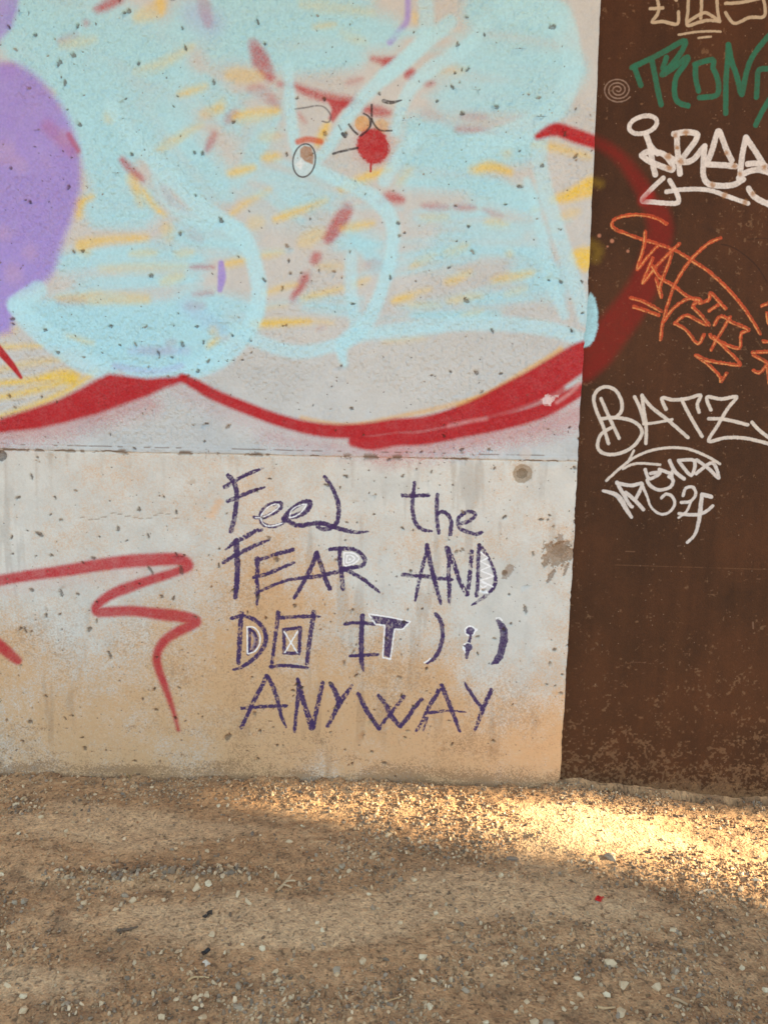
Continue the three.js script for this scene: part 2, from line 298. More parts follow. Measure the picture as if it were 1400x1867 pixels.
R(z4(1040, 150, 1100, 240, 1200, 310), [50, 45, 20], 0.55); R(z4(1220, 655, 1360, 655), 26, 0.65); R(z4(1240, 830, 1350, 820), 34, 0.45); R(z4(1200, 905, 1300, 900), 60, 0.25); R(z4(1210, 440, 1280, 480), 60, 0.2); R(z4(1070, 1150, 1110, 1130), 50, 0.25); R(z4(900, 1180, 1100, 1200), 60, 0.16); R(z4(380, 870, 540, 870), 60, 0.2);
R(z5(990, 285, 940, 370, 870, 470), [70, 95, 70], 0.8); R(z5(800, 580, 775, 620), 60, 0.75); R(z5(735, 690, 720, 710), 50, 0.25); R(z5(720, 730, 680, 800, 640, 860), [55, 50, 35], 0.8); R(z5(1200, 240, 1260, 205, 1340, 225), [40, 60, 30], 0.85); R(z5(1270, 250, 1330, 240), 50, 0.35); R(z5(1130, 640, 1220, 660), 90, 0.22); R(z5(800, 1050, 850, 1030), 30, 0.2);
R(z6(250, 265, 400, 272), 40, 0.5); R(z6(455, 270, 570, 278), 36, 0.55); R(z6(640, 290, 745, 330), 30, 0.4);
// yellow
Y(z4(500, 260, 500, 320), [70, 50]); Y(z4(500, 240, 590, 205), 35); Y(z4(920, 170, 970, 250, 1050, 325), 32); Y(z4(1060, 400, 1080, 470), 80, 0.4); Y(z4(520, 510, 700, 480, 930, 470), [70, 45, 45], 0.65); Y(z4(500, 530, 560, 560), 60, 0.4); Y(z4(840, 570, 990, 565), 45, 0.42); Y(z4(650, 665, 900, 660, 1180, 650), 60, 0.3); Y(z4(380, 850, 600, 850, 930, 860), [40, 80, 60], 0.45); Y(z4(1040, 750, 1160, 710), 60, 0.4); Y(z4(1130, 570, 1220, 560), 50, 0.35); Y(z4(420, 1095, 590, 1140), 32, 0.5); Y(z4(1360, 1060), 80, 0.45); Y(z4(1330, 1160, 1390, 1110), 35, 0.65); Y(z4(60, 670, 110, 660), 60, 0.7); Y(z4(290, 340), 60, 0.4); Y(z4(20, 1090, 100, 1050), 40, 0.5); Y(z4(200, 560), 60, 0.3); Y(z4(870, 150, 900, 260), 60, 0.4);
Y(z5(250, 60, 390, 20), 36, 0.55); Y(z5(250, 320, 350, 240, 490, 165), 38, 0.6); Y(z5(530, 350, 640, 310, 850, 225), 46, 0.75); Y(z5(950, 155, 1100, 90, 1250, 30), 52, 0.85); Y(z5(700, 500, 820, 430), 90, 0.4); Y(z5(450, 580, 570, 560), 40, 0.65); Y(z5(210, 640, 350, 605), 46, 0.7); Y(z5(960, 410, 1150, 375), 48, 0.6); Y(z5(460, 825, 560, 790, 660, 765), 36, 0.6); Y(z5(700, 855, 960, 790), 36, 0.6); Y(z5(395, 1018, 560, 1010, 740, 1003), [50, 45, 30], 0.92); Y(z5(760, 1000, 900, 1010), 25, 0.4); Y(z5(1030, 770, 1120, 730), 40, 0.5); Y(z5(380, 380, 440, 360), 80, 0.35); Y(z5(820, 650, 960, 650), 50, 0.3); Y(z5(430, 920, 600, 900), 24, 0.35); Y(z5(1290, 870, 1400, 850), 50, 0.45); Y(z5(1320, 120, 1390, 30), 50, 0.3);
Y(z6(590, 40, 690, 20, 800, 50), 45, 0.6); Y(z6(1080, 225, 1180, 200, 1320, 140), [40, 70, 120], 0.95); Y(z6(1215, 580, 1280, 600), [60, 150], 0.95); Y(z6(1130, 330, 1230, 300), 60, 0.4); Y(z6(180, 650, 320, 575), 44, 0.45); Y(z6(390, 560, 520, 525), 46, 0.55); Y(z6(400, 750, 470, 725, 540, 690), 50, 0.62); Y(z6(700, 740, 820, 720, 940, 690), 50, 0.62); Y(z6(60, 870, 170, 830, 290, 795), 30, 0.55); Y(z6(170, 900, 340, 900), 36, 0.5); Y(z6(410, 870, 500, 855, 610, 835), 36, 0.62); Y(z6(660, 375, 770, 385), 55, 0.5); Y(z6(240, 340, 400, 340), 40, 0.3); Y(z6(500, 970, 620, 930), 30, 0.35); Y(z6(780, 830, 900, 790), 30, 0.35); Y(z6(0, 1130, 250, 1110), 30, 0.35); Y(z6(960, 290), 50, 0.5); Y(z6(800, 570), 60, 0.4);
Y(z1(880, 110, 1000, 60, 1030, -10), 90, 0.45); Y(z1(1020, 0, 1030, 80), 50, 0.5); Y(z1(1150, 600, 1310, 550), 42, 0.7); Y(z1(870, 460, 1010, 420, 1220, 300), 60, 0.38); Y(z1(980, 970, 1120, 890, 1280, 790), 48, 0.5); Y(z1(700, 745), 100, 0.45); Y(z1(290, 1030, 300, 1080), 55, 0.6); Y(z1(270, 580, 340, 590), 35, 0.5); Y(z1(360, 690), 60, 0.6); Y(z1(400, 290, 600, 250), 60, 0.3); Y(z1(490, 980, 530, 1200), 40, 0.3); Y(z1(830, 1130, 880, 1220), 60, 0.5); Y(z1(1300, 730, 1400, 680), 60, 0.4);
Y(z2(280, 750, 400, 735, 540, 710), 72, 0.72); Y(z2(160, 700, 200, 640), 60, 0.5); Y(z2(240, 480, 430, 490), 90, 0.42); Y(z2(460, 1005, 550, 995), 50, 0.72); Y(z2(240, 1105, 390, 1070), 44, 0.5); Y(z2(860, 800, 800, 920), 46, 0.85); Y(z2(780, 170, 910, 155), 30, 0.5); Y(z2(450, 880, 550, 860), 70, 0.3); Y(z2(960, 210, 1100, 270), 60, 0.25); Y(z2(700, 30, 1150, 80), 60, 0.25);
Y(z3(960, 925, 1100, 945, 1300, 1000), 50, 0.6); Y(z3(560, 1080, 680, 1060, 800, 1095), 55, 0.6); Y(z3(780, 980), 100, 0.3); Y(z3(190, 90, 200, 140), 40, 0.5); Y(z3(330, 460, 500, 450), 60, 0.25);
Y(zl(-60, 372, 80, 370, 215, 365), 26, 0.75); Y(zl(-60, 500, 150, 455, 330, 435), 40, 0.5); Y(zl(-60, 560, 150, 545, 300, 515, 360, 525), [30, 40, 70, 95], 0.9); Y(zl(-60, 640, 150, 600, 330, 550, 400, 520), 44, 0.8); Y(zl(-60, 740, 150, 680, 330, 600, 420, 545, 490, 495), 36, 0.85);
C.stroke(zm(420, 735, 600, 768, 750, 762, 900, 730, 1100, 688, 1250, 652, 1400, 610), 9, L(214, 168, 96), { a: 0.62, soft: 4, s: nx(), speck: 0.4 });
C.stroke(zn(380, 672, 550, 600, 700, 510, 850, 420, 900, 385), 11, L(214, 172, 100), { a: 0.75, soft: 4, s: nx(), speck: 0.3 });
// lilac disc and small lilac marks
C.fill(px(-330, 200, -260, 120, -140, 95, 0, 115, 40, 122, 85, 160, 125, 220, 147, 300, 140, 370, 115, 440, 95, 500, 60, 530, 28, 545, 20, 600, 0, 612, -150, 640, -290, 560, -350, 400), LILAC, { a: 0.93, soft: 11, id: W.purple, s: nx(), speck: 0.3, round: true, grain: 0.18 });
C.fill(px(-200, -60, 40, -60, 32, 20, 22, 50, -10, 85, -200, 60), LILAC, { a: 0.85, soft: 7, id: W.purple, s: nx(), speck: 0.3 });
for (const [x, y, r] of [[36, 300, 24], [10, 425, 24], [55, 460, 26], [25, 500, 34], [10, 280, 40], [120, 250, 30]]) C.stroke([[x, y]], r, L(190, 160, 178), { a: 0.3, soft: 10, s: nx(), speck: 0.5 });
C.stroke(z1(310, 810, 400, 900, 460, 960), 24, RED, { a: 0.25, soft: 9, s: nx(), speck: 0.3 }); C.stroke(z1(440, 860, 500, 960), 9, RED, { a: 0.55, soft: 4, s: nx(), speck: 0.3 });
C.stroke(z2(1375, -10, 1370, 130, 1320, 200, 1260, 270), 10, LILAC, { a: 0.8, soft: 4, s: nx(), speck: 0.2 }); C.stroke(z5(185, 630, 190, 720, 178, 800), [10, 15, 9], LILAC, { a: 0.9, soft: 3, s: nx() }); C.stroke(z2(20, 90, 120, 150), 40, LILAC, { a: 0.28, soft: 20, s: nx() });
// pale blue: loose scribble over the streaks, then the firm strokes
const FIRM = L(174, 221, 230), BF = (p, w, a = 0.93) => C.stroke(p, w, FIRM, { a: a * 0.88, soft: 5.5, id: W.blue, speck: 0.35, s: nx(), grain: 0.22 });
for (let i = 0; i < 90; i++) {
  const u = 60 + rnd() * 940, v = 20 + rnd() * 570, l = 50 + rnd() * 110; if ((u < 160 && v > 140 && v < 520) || Math.hypot(u - 620, v - 240) < 110 || (v > 400 && u > 470 && u < 640)) { rnd(); continue; }
  const sl = -0.25 + 0.3 * rnd(); B([[u, v], [u + l * 0.5, v + l * sl * 0.5 - 6 * rnd()], [u + l, v + l * sl]], [4, 9 + rnd() * 8, 5], 0.2 + 0.28 * rnd(), 8);
}
BF(px(200, 190, 235, 245, 300, 310, 370, 380, 430, 420, 460, 470, 472, 540, 452, 600, 405, 650, 335, 680, 240, 680), [20, 26, 30, 30, 30, 28, 28, 30, 34, 30, 26]); BF(px(280, 290, 310, 370, 380, 410), 24, 0.7);
BF(px(525, 120, 528, 180, 535, 250, 550, 292, 590, 280, 640, 205, 690, 150, 760, 90, 820, 40), [16, 20, 20, 16, 18, 22, 24, 26, 24]);
BF(px(560, 300, 620, 330, 680, 360, 712, 400, 715, 450, 698, 520, 670, 585, 625, 628, 628, 665), [20, 22, 26, 26, 22, 22, 26, 26, 10]);
BF(px(430, 600, 470, 622, 540, 642, 610, 630, 680, 606, 780, 595, 900, 590, 1000, 600, 1068, 622), [26, 24, 24, 22, 20, 24, 26, 26, 24], 0.8);
BF(px(640, 612, 720, 612, 800, 600), 18, 0.5);
BF(px(930, 10, 1010, 30, 1040, 90, 1042, 130, 1020, 185, 960, 235, 860, 268), [50, 50, 34, 30, 40, 44, 40], 0.8); BF(px(985, 240, 985, 310, 1010, 400, 1042, 500, 1066, 580), 26, 0.72);
BF(px(885, 40, 850, 85, 780, 130, 740, 175, 720, 240), [18, 22, 26, 22, 18], 0.85); BF(px(960, 330, 985, 420, 1005, 510, 1028, 575), [14, 18, 22, 16], 0.72); BF(px(700, 330, 730, 280, 760, 250), 22, 0.8); BF(px(775, 0, 775, 60, 740, 110, 700, 140), 26, 0.75);
BF(px(640, 470, 640, 540, 650, 600), 22, 0.7); BF(px(30, 560, 70, 600, 140, 650, 200, 680), [30, 40, 44, 30], 0.85); BF(px(28, 555, 70, 528), 30, 0.85);
C.stroke(px(340, 560, 400, 600), 26, LILAC, { a: 0.16, soft: 14, s: nx() }); C.stroke(px(210, 668, 280, 678, 330, 668), 12, LILAC, { a: 0.3, soft: 6, s: nx() }); C.stroke(px(240, 640, 340, 640), 14, LILAC, { a: 0.22, soft: 7, s: nx() });
// the little drawing
C.stroke(z2(1085, 790), 26, L(210, 160, 92), { a: 0.85, soft: 2, s: nx() }); C.stroke(z2(1205, 805), 24, L(206, 172, 120), { a: 0.7, soft: 3, s: nx() });
C.stroke(z2(1150, 925, 1160, 945), [54, 53], RED, { a: 0.97, soft: 3.5, id: W.ball, s: nx(), grain: 0.2, rough: 4, speck: 0.4 }); C.stroke(z2(1140, 1035, 1138, 1095), 3.4, RED, { soft: 1, id: W.ball, s: nx() }); C.stroke(z2(1155, 935), 72, RED, { a: 0.22, soft: 10, s: nx(), speck: 0.9 });
const K = (p, w, c = L(44, 34, 36), a = 0.9) => C.stroke(p, w, c, { a, soft: 0.9, id: W.face, s: nx(), dry: 0.3 });
K(z2(900, 982, 960, 965, 1055, 945), 4); K(z2(1000, 795, 1025, 830, 1055, 858), 3.6); K(z2(1075, 866, 1120, 830, 1142, 780, 1145, 670), 3.8); K(z2(1145, 760, 1165, 800, 1200, 832, 1272, 835), 3); K(z2(960, 855, 975, 872), 6); K(z2(1222, 645, 1270, 655, 1335, 640), [7, 6, 2]); K(z2(1095, 725, 1130, 750, 1135, 800), 3); K(z2(655, 697, 720, 688, 800, 675, 850, 690, 885, 740, 870, 780, 830, 775), 2.8, L(84, 82, 84), 0.7); K(z2(935, 800, 950, 830), 3, L(84, 82, 84), 0.6);
C.stroke(z2(675, 905, 740, 890, 820, 905), 10, L(196, 84, 36), { a: 0.85, soft: 3, s: nx() });
const oval = (rx, ry) => { const r = []; for (let i = 0; i < 20; i++) { const t = i / 20 * 2 * Math.PI, x = rx * Math.cos(t), y = ry * Math.sin(t), k = 0.16; r.push([350 + (715 + x - y * k) / 3.5, (1025 + y + x * k) / 3.5]); } return r; };
C.fill(oval(70, 105), L(188, 212, 216), { soft: 1, id: W.oval, s: nx() }); C.fill(z2(715, 930, 760, 940, 778, 1000, 770, 1050, 720, 1030, 690, 1000, 690, 950), L(158, 118, 84), { soft: 2, s: nx(), a: 0.9 }); C.fill(z2(655, 1050, 700, 1010, 720, 1040, 690, 1085), L(216, 226, 226), { soft: 2, s: nx(), a: 0.8 });
{ const o = oval(70, 105); C.stroke([...o, o[0]], 2.6, L(74, 76, 78), { soft: 0.9, id: W.oval, s: nx() }); }
// the red outline and its overspray
const OV = (p, w, a) => C.stroke(p, w, L(190, 56, 58), { a: a * 1.35, soft: 26, speck: 0.9, s: nx(), grain: 0.5 });
OV(zl(-60, 840, 150, 815, 350, 780, 560, 710, 760, 660), 34, 0.3); OV(zl(900, 580, 1100, 680, 1300, 760), 20, 0.16); OV(zm(250, 820, 480, 870, 700, 900, 900, 890), 26, 0.22); OV(zn(0, 910, 250, 885, 500, 840, 800, 780, 980, 720), 40, 0.34);
const RO = { soft: 5, id: W.red, speck: 0.25, grain: 0.12 };
C.fill(zl(-500, 830, -300, 800, -40, 750, 0, 738, 150, 690, 300, 640, 400, 590, 500, 535, 560, 508, 650, 520, 750, 532, 900, 522, 960, 518, 955, 545, 850, 580, 750, 625, 650, 660, 500, 715, 350, 755, 200, 790, 0, 812, -300, 860, -500, 890), RED, { ...RO, soft: 6, s: nx() });
C.stroke([...zl(930, 528, 1000, 565, 1100, 620), ...zm(150, 690, 300, 745, 450, 785, 600, 803, 750, 797, 900, 775), ...zn(200, 765, 400, 715, 600, 640, 800, 550, 960, 450, 1020, 410)], [14, 19, 21, 22, 22, 23, 25, 26, 26, 27, 28, 36, 50, 58, 54, 48], RED, { ...RO, s: nx() });
C.stroke([...zm(690, 850, 780, 862, 900, 842), ...zn(200, 838, 400, 797, 600, 757, 800, 700, 950, 620, 1010, 585)], [24, 27, 25, 25, 27, 28, 27, 25, 22], RED, { ...RO, s: nx() });
C.stroke(zn(450, 765, 650, 690, 900, 590), 16, RED, { ...RO, a: 0.8, s: nx() }); C.stroke(zn(330, 775, 430, 752, 520, 738), 7, L(214, 160, 156), { a: 0.5, soft: 4, s: nx() }); C.stroke(zn(880, 655, 950, 605, 995, 560), 6, L(214, 170, 166), { a: 0.55, soft: 4, s: nx() });
C.fill(zn(800, 640, 830, 610, 850, 625, 890, 620, 860, 650, 850, 670, 815, 668), L(226, 204, 198), { soft: 2, rough: 6, s: nx(), a: 0.85 });
C.stroke(V(950, 0, 3.11)(90, 775, 190, 735, 300, 768, 430, 812), [10, 22, 24, 22], RED, { ...RO, s: nx() });
C.stroke(zl(-60, 320, 0, 392, 60, 462, 108, 528), [16, 15, 12, 6], RED, { soft: 2.5, id: W.red, s: nx(), grain: 0.1 });
// lower zigzag
const zr = V(0, 1000, 3.5), RL = L(180, 34, 42);
C.stroke([[-300, 1110], [-120, 1082], ...zr(-40, 215, 0, 205, 200, 172, 400, 145, 600, 112, 800, 85, 1000, 72, 1130, 70, 1190, 92, 1192, 122, 1080, 165, 950, 205, 820, 250, 720, 290, 650, 335, 612, 378, 625, 408, 700, 405, 850, 400, 1000, 418, 1150, 435, 1232, 455, 1240, 478, 1120, 540, 1050, 590, 1010, 650, 1000, 710, 1015, 780, 1045, 860, 1080, 960, 1110, 1050, 1138, 1160)], [21, 21, 20, 21, 23, 25, 24, 21, 16, 18, 21, 18, 17, 20, 20, 24, 22, 20, 18, 17, 16, 14, 10, 6], RL, { soft: 4.5, id: W.zig, speck: 0.3, s: nx(), grain: 0.25, a: 0.93 });
OV(zr(0, 230, 500, 160, 1100, 110, 1180, 130), 30, 0.14);
C.stroke(zr(-300, 380, -60, 575, 0, 622, 60, 672, 112, 715), [24, 24, 24, 22, 17], RL, { soft: 4.5, id: W.dash, speck: 0.3, s: nx(), grain: 0.25, a: 0.93 });

console.log('lettering');
const w1 = V(380, 820, 3.5), w2 = V(680, 820, 3.5), w3 = V(380, 1080, 3.5), w4 = V(680, 1080, 3.5);
let cur = W.feel;
const M = (p, w, dry = 0.3, c = INK, extra = {}) => C.stroke(p, Array.isArray(w) ? w.map((v) => v / 3.15) : w / 3.15, c, { soft: 0.8, id: cur, dry: dry * (0.6 + 0.8 * rnd()), rough: 2.4, s: nx(), grain: 0.14, ...extra });
const H = (p, w = 7) => M(p, w, 0.15, WHITE, { rough: 1.2 });
M(w1(125, 165, 165, 215, 182, 290, 175, 360, 165, 440, 143, 520), 28); M(w1(105, 238, 160, 205, 230, 165, 290, 140, 350, 118), [26, 24, 22, 20, 10], 0.6); M(w1(122, 330, 200, 298, 280, 265, 358, 240), [22, 24, 22, 10]);
M(w1(290, 432, 340, 435, 400, 412, 450, 380, 465, 350, 440, 340, 390, 352, 345, 390, 330, 430, 345, 472, 385, 490, 440, 485, 485, 462), [18, 24, 24, 26, 26, 24, 22, 24, 24, 22, 20]); H(w1(300, 434, 345, 432, 400, 405, 440, 375, 452, 355, 425, 348, 380, 368, 345, 405, 335, 440, 355, 478, 400, 488, 470, 470));
M(w1(475, 445, 510, 400, 560, 360, 610, 335, 645, 338, 635, 375, 600, 405, 550, 425, 515, 430), [24, 26, 28, 32, 34, 34, 24]); M(w1(490, 440, 530, 470, 580, 485, 650, 475, 720, 470, 790, 492), 28); H(w1(520, 425, 525, 395, 560, 365, 622, 348, 600, 390, 555, 425, 515, 434));
M(w1(740, 172, 780, 230, 810, 290, 828, 350, 828, 420, 815, 470, 780, 500, 735, 508, 695, 498), [20, 24, 26, 26, 28, 28, 24, 18]); M(w1(690, 482, 730, 472, 790, 492, 870, 515, 940, 527, 1015, 525), [20, 24, 28, 26, 22, 12], 0.4);
cur = W.the; M(w2(263, 212, 255, 280, 250, 340, 252, 400, 265, 460, 290, 495, 330, 515, 372, 520), [20, 24, 24, 24, 24, 24, 20, 12]); M(w2(185, 292, 240, 295, 350, 290), 23); M(w2(408, 285, 405, 360, 405, 440, 418, 532), [22, 24, 24, 18], 0.35); M(w2(410, 410, 440, 396, 475, 415, 495, 460, 495, 500, 490, 540), 24, 0.4); M(w2(545, 470, 590, 465, 635, 440, 650, 415, 625, 398, 590, 400, 550, 430, 540, 470, 555, 505, 600, 525, 650, 540, 690, 528), 23, 0.4);
cur = W.fear; M(w1(178, 580, 180, 660, 185, 740, 182, 830, 172, 942), [32, 34, 32, 32, 28], 0.2); M(w1(110, 640, 170, 590, 230, 560, 290, 525, 335, 510), [10, 26, 26, 26, 24], 0.6); M(w1(95, 720, 170, 675, 240, 640, 310, 605, 388, 578), [20, 26, 26, 24, 12], 0.6);
M(w1(310, 700, 312, 760, 308, 830, 315, 900, 308, 988), [34, 26, 24, 22, 16], 0.6); M(w1(320, 705, 380, 685, 440, 665, 538, 640), [18, 22, 24, 26], 0.55); M(w1(290, 815, 370, 795, 440, 765, 545, 722), [20, 24, 24, 14], 0.5); M(w1(300, 915, 370, 885, 440, 855, 520, 830, 600, 820, 700, 808, 800, 785, 860, 770), [16, 18, 20, 18, 22, 24, 24, 24], 0.6);
M(w1(690, 660, 660, 740, 620, 820, 580, 890, 548, 945), [30, 26, 26, 24, 24], 0.5); M(w1(690, 660, 715, 730, 740, 810, 772, 886), 27, 0.3); M(w1(835, 640, 838, 720, 848, 800, 855, 888), 26, 0.45); M(w1(775, 638, 840, 632, 920, 635, 970, 665, 997, 705, 975, 742, 920, 752, 850, 755), 24, 0.3); M(w1(870, 765, 920, 790, 990, 830, 1040, 870, 1090, 910), [24, 24, 22, 20, 14], 0.5);
C.fill(w1(858, 655, 915, 652, 965, 688, 940, 725, 858, 738), L(205, 202, 196), { soft: 1, s: nx(), a: 0.9 }); H(w1(864, 660, 864, 735, 905, 735, 945, 715, 957, 690, 930, 665, 895, 657, 864, 660), 8); H(w1(882, 678, 880, 720, 910, 716, 932, 695, 905, 674, 882, 678), 7); H(w1(900, 698), 14);
cur = W.and; M(w2(343, 610, 335, 670, 310, 760, 290, 850, 268, 962), [24, 22, 20, 22, 16], 0.4); M(w2(343, 610, 355, 680, 375, 770, 400, 870, 430, 982), [24, 28, 28, 26, 18], 0.4); M(w2(190, 798, 250, 805, 330, 808, 420, 822, 500, 830), [26, 20, 22, 24, 20], 0.4); M(w2(470, 630, 485, 700, 480, 790, 485, 880, 485, 972), [34, 26, 24, 26, 22], 0.6); M(w2(475, 635, 500, 690, 525, 760, 555, 850, 598, 925), [30, 28, 26, 26, 28], 0.65); M(w2(627, 650, 620, 740, 612, 830, 600, 922), 24, 0.55); M(w2(675, 610, 670, 690, 668, 780, 665, 870, 658, 932), 23, 0.4);
M(w2(675, 610, 710, 655, 745, 720, 770, 780, 778, 830, 765, 880, 725, 925, 680, 960, 630, 992), [22, 24, 24, 24, 24, 24, 24, 22, 10], 0.4); C.fill(w2(685, 650, 740, 715, 768, 800, 755, 880, 715, 925, 675, 915), L(212, 208, 202), { soft: 1, s: nx(), a: 0.85 });
for (const p of [w2(685, 655, 730, 692, 684, 714, 745, 745, 684, 772, 768, 808, 684, 835, 762, 875, 690, 845), w2(684, 870, 730, 915, 676, 905, 720, 870)]) M(p, 8, 0.1, WHITE, { rough: 1, sharp: true });
cur = W.do; M(w3(212, 130, 205, 200, 200, 290, 195, 370, 190, 452), [22, 28, 30, 28, 24], 0.5); M(w3(145, 168, 210, 152, 270, 165, 330, 205, 365, 270, 360, 330, 325, 390, 270, 440, 210, 480, 160, 494), [20, 24, 24, 26, 28, 28, 26, 24, 22, 14], 0.4); M(w3(262, 235, 262, 310, 252, 395), 20, 0.3); M(w3(258, 235, 295, 260, 310, 310, 290, 360, 258, 385), 18, 0.3); C.stroke(w3(282, 270, 295, 310, 278, 360), 3, L(150, 130, 140), { id: cur, s: nx() }); H(w3(246, 222, 248, 300, 248, 392), 8); H(w3(246, 222, 290, 225, 326, 270, 326, 330, 298, 375, 255, 392), 8);
M(w3(445, 130, 435, 220, 420, 330, 402, 482), [28, 24, 22, 20], 0.45); M(w3(440, 165, 540, 158, 640, 155, 715, 156), [24, 22, 24, 8]); M(w3(670, 130, 655, 240, 640, 340, 628, 455), [30, 26, 26, 24], 0.45); M(w3(395, 475, 480, 468, 560, 475, 630, 482), [22, 20, 22, 18], 0.45); M(w3(482, 238, 585, 226, 578, 390, 482, 388, 482, 238), 22, 0.3, INK, { sharp: true }); H(w3(483, 252, 566, 387), 8); H(w3(568, 250, 487, 385), 8);
cur = W.it; M(w3(982, 150, 975, 250, 975, 350, 975, 430, 988, 502), [30, 30, 30, 32, 10], 0.2); M(w3(870, 203, 940, 195, 1060, 203), 22); M(w3(905, 408, 980, 402, 1080, 398), 21); C.fill(w3(1025, 145, 1062, 198, 1128, 208, 1116, 408, 1156, 418, 1182, 230, 1235, 232, 1282, 190, 1165, 165), INK, { soft: 0.8, id: cur, dry: 0.35, s: nx(), rough: 2 }); M(w3(1020, 138, 1064, 205, 1124, 212, 1110, 415, 1160, 428, 1187, 236, 1236, 238, 1286, 188, 1160, 160, 1020, 138), 8, 0.1, WHITE, { sharp: true, rough: 1.5 });
cur = W.wink; M(w4(398, 138, 430, 185, 442, 250, 438, 310, 420, 370, 390, 420, 345, 452), [22, 26, 24, 26, 26, 24, 16], 0.2); H(w4(326, 450, 345, 440, 362, 424), 9); H(w4(617, 247), 66); H(w4(640, 240, 655, 240), 20); M(w4(617, 247), 50, 0.1); M(w4(620, 280, 612, 318), 17, 0.1); H(w4(600, 352), 60); M(w4(606, 352), 50, 0.1); M(w4(600, 378, 595, 415), [24, 20], 0.2); H(w4(585, 385, 582, 350), 6);
C.fill(w4(780, 178, 795, 170, 830, 198, 856, 235, 859, 310, 840, 370, 828, 418, 798, 455, 748, 463, 788, 390, 805, 320, 808, 250, 788, 198), INK, { soft: 0.8, id: cur, dry: 0.12, s: nx(), rough: 2 }); H(w4(785, 166, 805, 164, 820, 180), 8);
cur = W.any; M(w3(372, 535, 340, 600, 290, 690, 250, 780, 210, 862), [30, 26, 28, 22, 26], 0.5); M(w3(372, 535, 410, 600, 440, 690, 465, 790, 495, 862), [30, 26, 26, 22, 12], 0.65); M(w3(212, 742, 280, 735, 360, 730, 495, 725), 22, 0.5); M(w3(570, 555, 575, 640, 560, 760, 548, 892), [22, 26, 22, 20], 0.45); M(w3(575, 580, 595, 660, 625, 760, 660, 862), [30, 34, 30, 44], 0.6); M(w3(728, 575, 710, 660, 690, 750, 668, 850), [24, 28, 26, 32], 0.55); M(w3(780, 585, 810, 640, 832, 695), [28, 32, 34], 0.3); M(w3(915, 595, 870, 660, 830, 715, 800, 780, 760, 852), [14, 32, 34, 26, 28], 0.6);
M(w3(955, 650, 990, 720, 1030, 790, 1088, 872), [26, 30, 30, 26], 0.3); M(w3(1088, 870, 1130, 810, 1180, 750, 1245, 668), [20, 20, 22, 24], 0.65); M(w3(1085, 660, 1130, 720, 1165, 790, 1222, 856), [20, 28, 30, 26], 0.4); M(w3(1222, 855, 1270, 800, 1310, 740, 1358, 684), [26, 28, 26, 24], 0.5); M(w4(435, 595, 400, 660, 350, 740, 320, 810, 275, 886), [28, 26, 26, 20, 16], 0.7); M(w4(440, 600, 470, 680, 510, 780, 552, 890), [26, 28, 26, 18], 0.35); M(w4(340, 770, 400, 765, 480, 755, 588, 765), [26, 18, 14, 10], 0.6); M(w4(345, 800, 318, 885), 12, 0.7); M(w4(580, 575, 620, 640, 660, 700, 702, 752), [14, 22, 22, 22], 0.5); M(w4(752, 625, 715, 710, 690, 770, 648, 880), [26, 30, 28, 16], 0.5);
C.stroke(px(682, 940, 700, 880), 8, L(196, 150, 110), { a: 0.0001, s: nx() }); C.stroke(px(385, 940, 400, 915), 14, L(214, 168, 120), { a: 0.6, soft: 5, rough: 6, s: nx() });

for (let i = 0; i < 22; i++) { const u = -200 + rnd() * 1230, v = 828 + u * 0.022, l = 14 + rnd() * rnd() * 90; C.stroke([[u, v], [u - 1 + 2 * rnd(), v + l * 0.5], [u, v + l]], [3 + rnd() * 9, 4, 2], L(150, 124, 92), { a: 0.16 + 0.22 * rnd(), soft: 4, s: nx(), grain: 0.7, rough: 3 }); }
console.log('relief');
// pour joint: a narrow raised lip with broken mortar along it
for (let x = 0; x < C.nx; x++) {
  const X = C.x0 + x / C.ppm, wob = 0.003 * (fbm(X * 9, 1, 200, 3) - 0.5), yj = (JOINT(X) + wob - C.y0) * C.ppm, y0 = Math.floor(yj - 16), brk = fbm(X * 26, 4, 210, 3), fade = fbm(X * 3, 6, 211, 2);
  for (let y = y0; y < yj + 16; y++) {
    const q = y * C.nx + x, d = (y - yj) / C.ppm;                // metres above the joint
    const lip = 0.0032 * (1 - sst(0.006, 0.012, Math.abs(d - 0.009))) + 0.0014 * (1 - sst(0.002, 0.005, Math.abs(d - 0.024)));
    const crack = -0.0036 * (1 - sst(0.0015, 0.005, Math.abs(d + 0.003)));
    C.hgt[q] += lip + crack * (0.5 + brk);
    const dirt = (1 - sst(0.002, 0.003 + 0.018 * Math.pow(vn(X * 14, 8, 212), 2), Math.abs(d + 0.002 - 0.012 * (brk - 0.5)))) * sst(0.50, 0.62, brk + 0.3 * (fade - 0.5) + 0.25 * (vn(x * 0.25, y * 0.5, 220) - 0.5));
    if (dirt > 0) { C.lay(q, 0.75 * dirt, BROWN); C.hgt[q] -= 0.002 * dirt; }
    const dirt2 = (1 - sst(0.001, 0.004, Math.abs(d - 0.019))) * sst(0.5, 0.6, vn(X * 40, 2, 231) * 0.5 + vn(X * 9, 3, 232) * 0.5);
    if (dirt2 > 0) C.lay(q, 0.6 * dirt2, BROWN);
  }
}
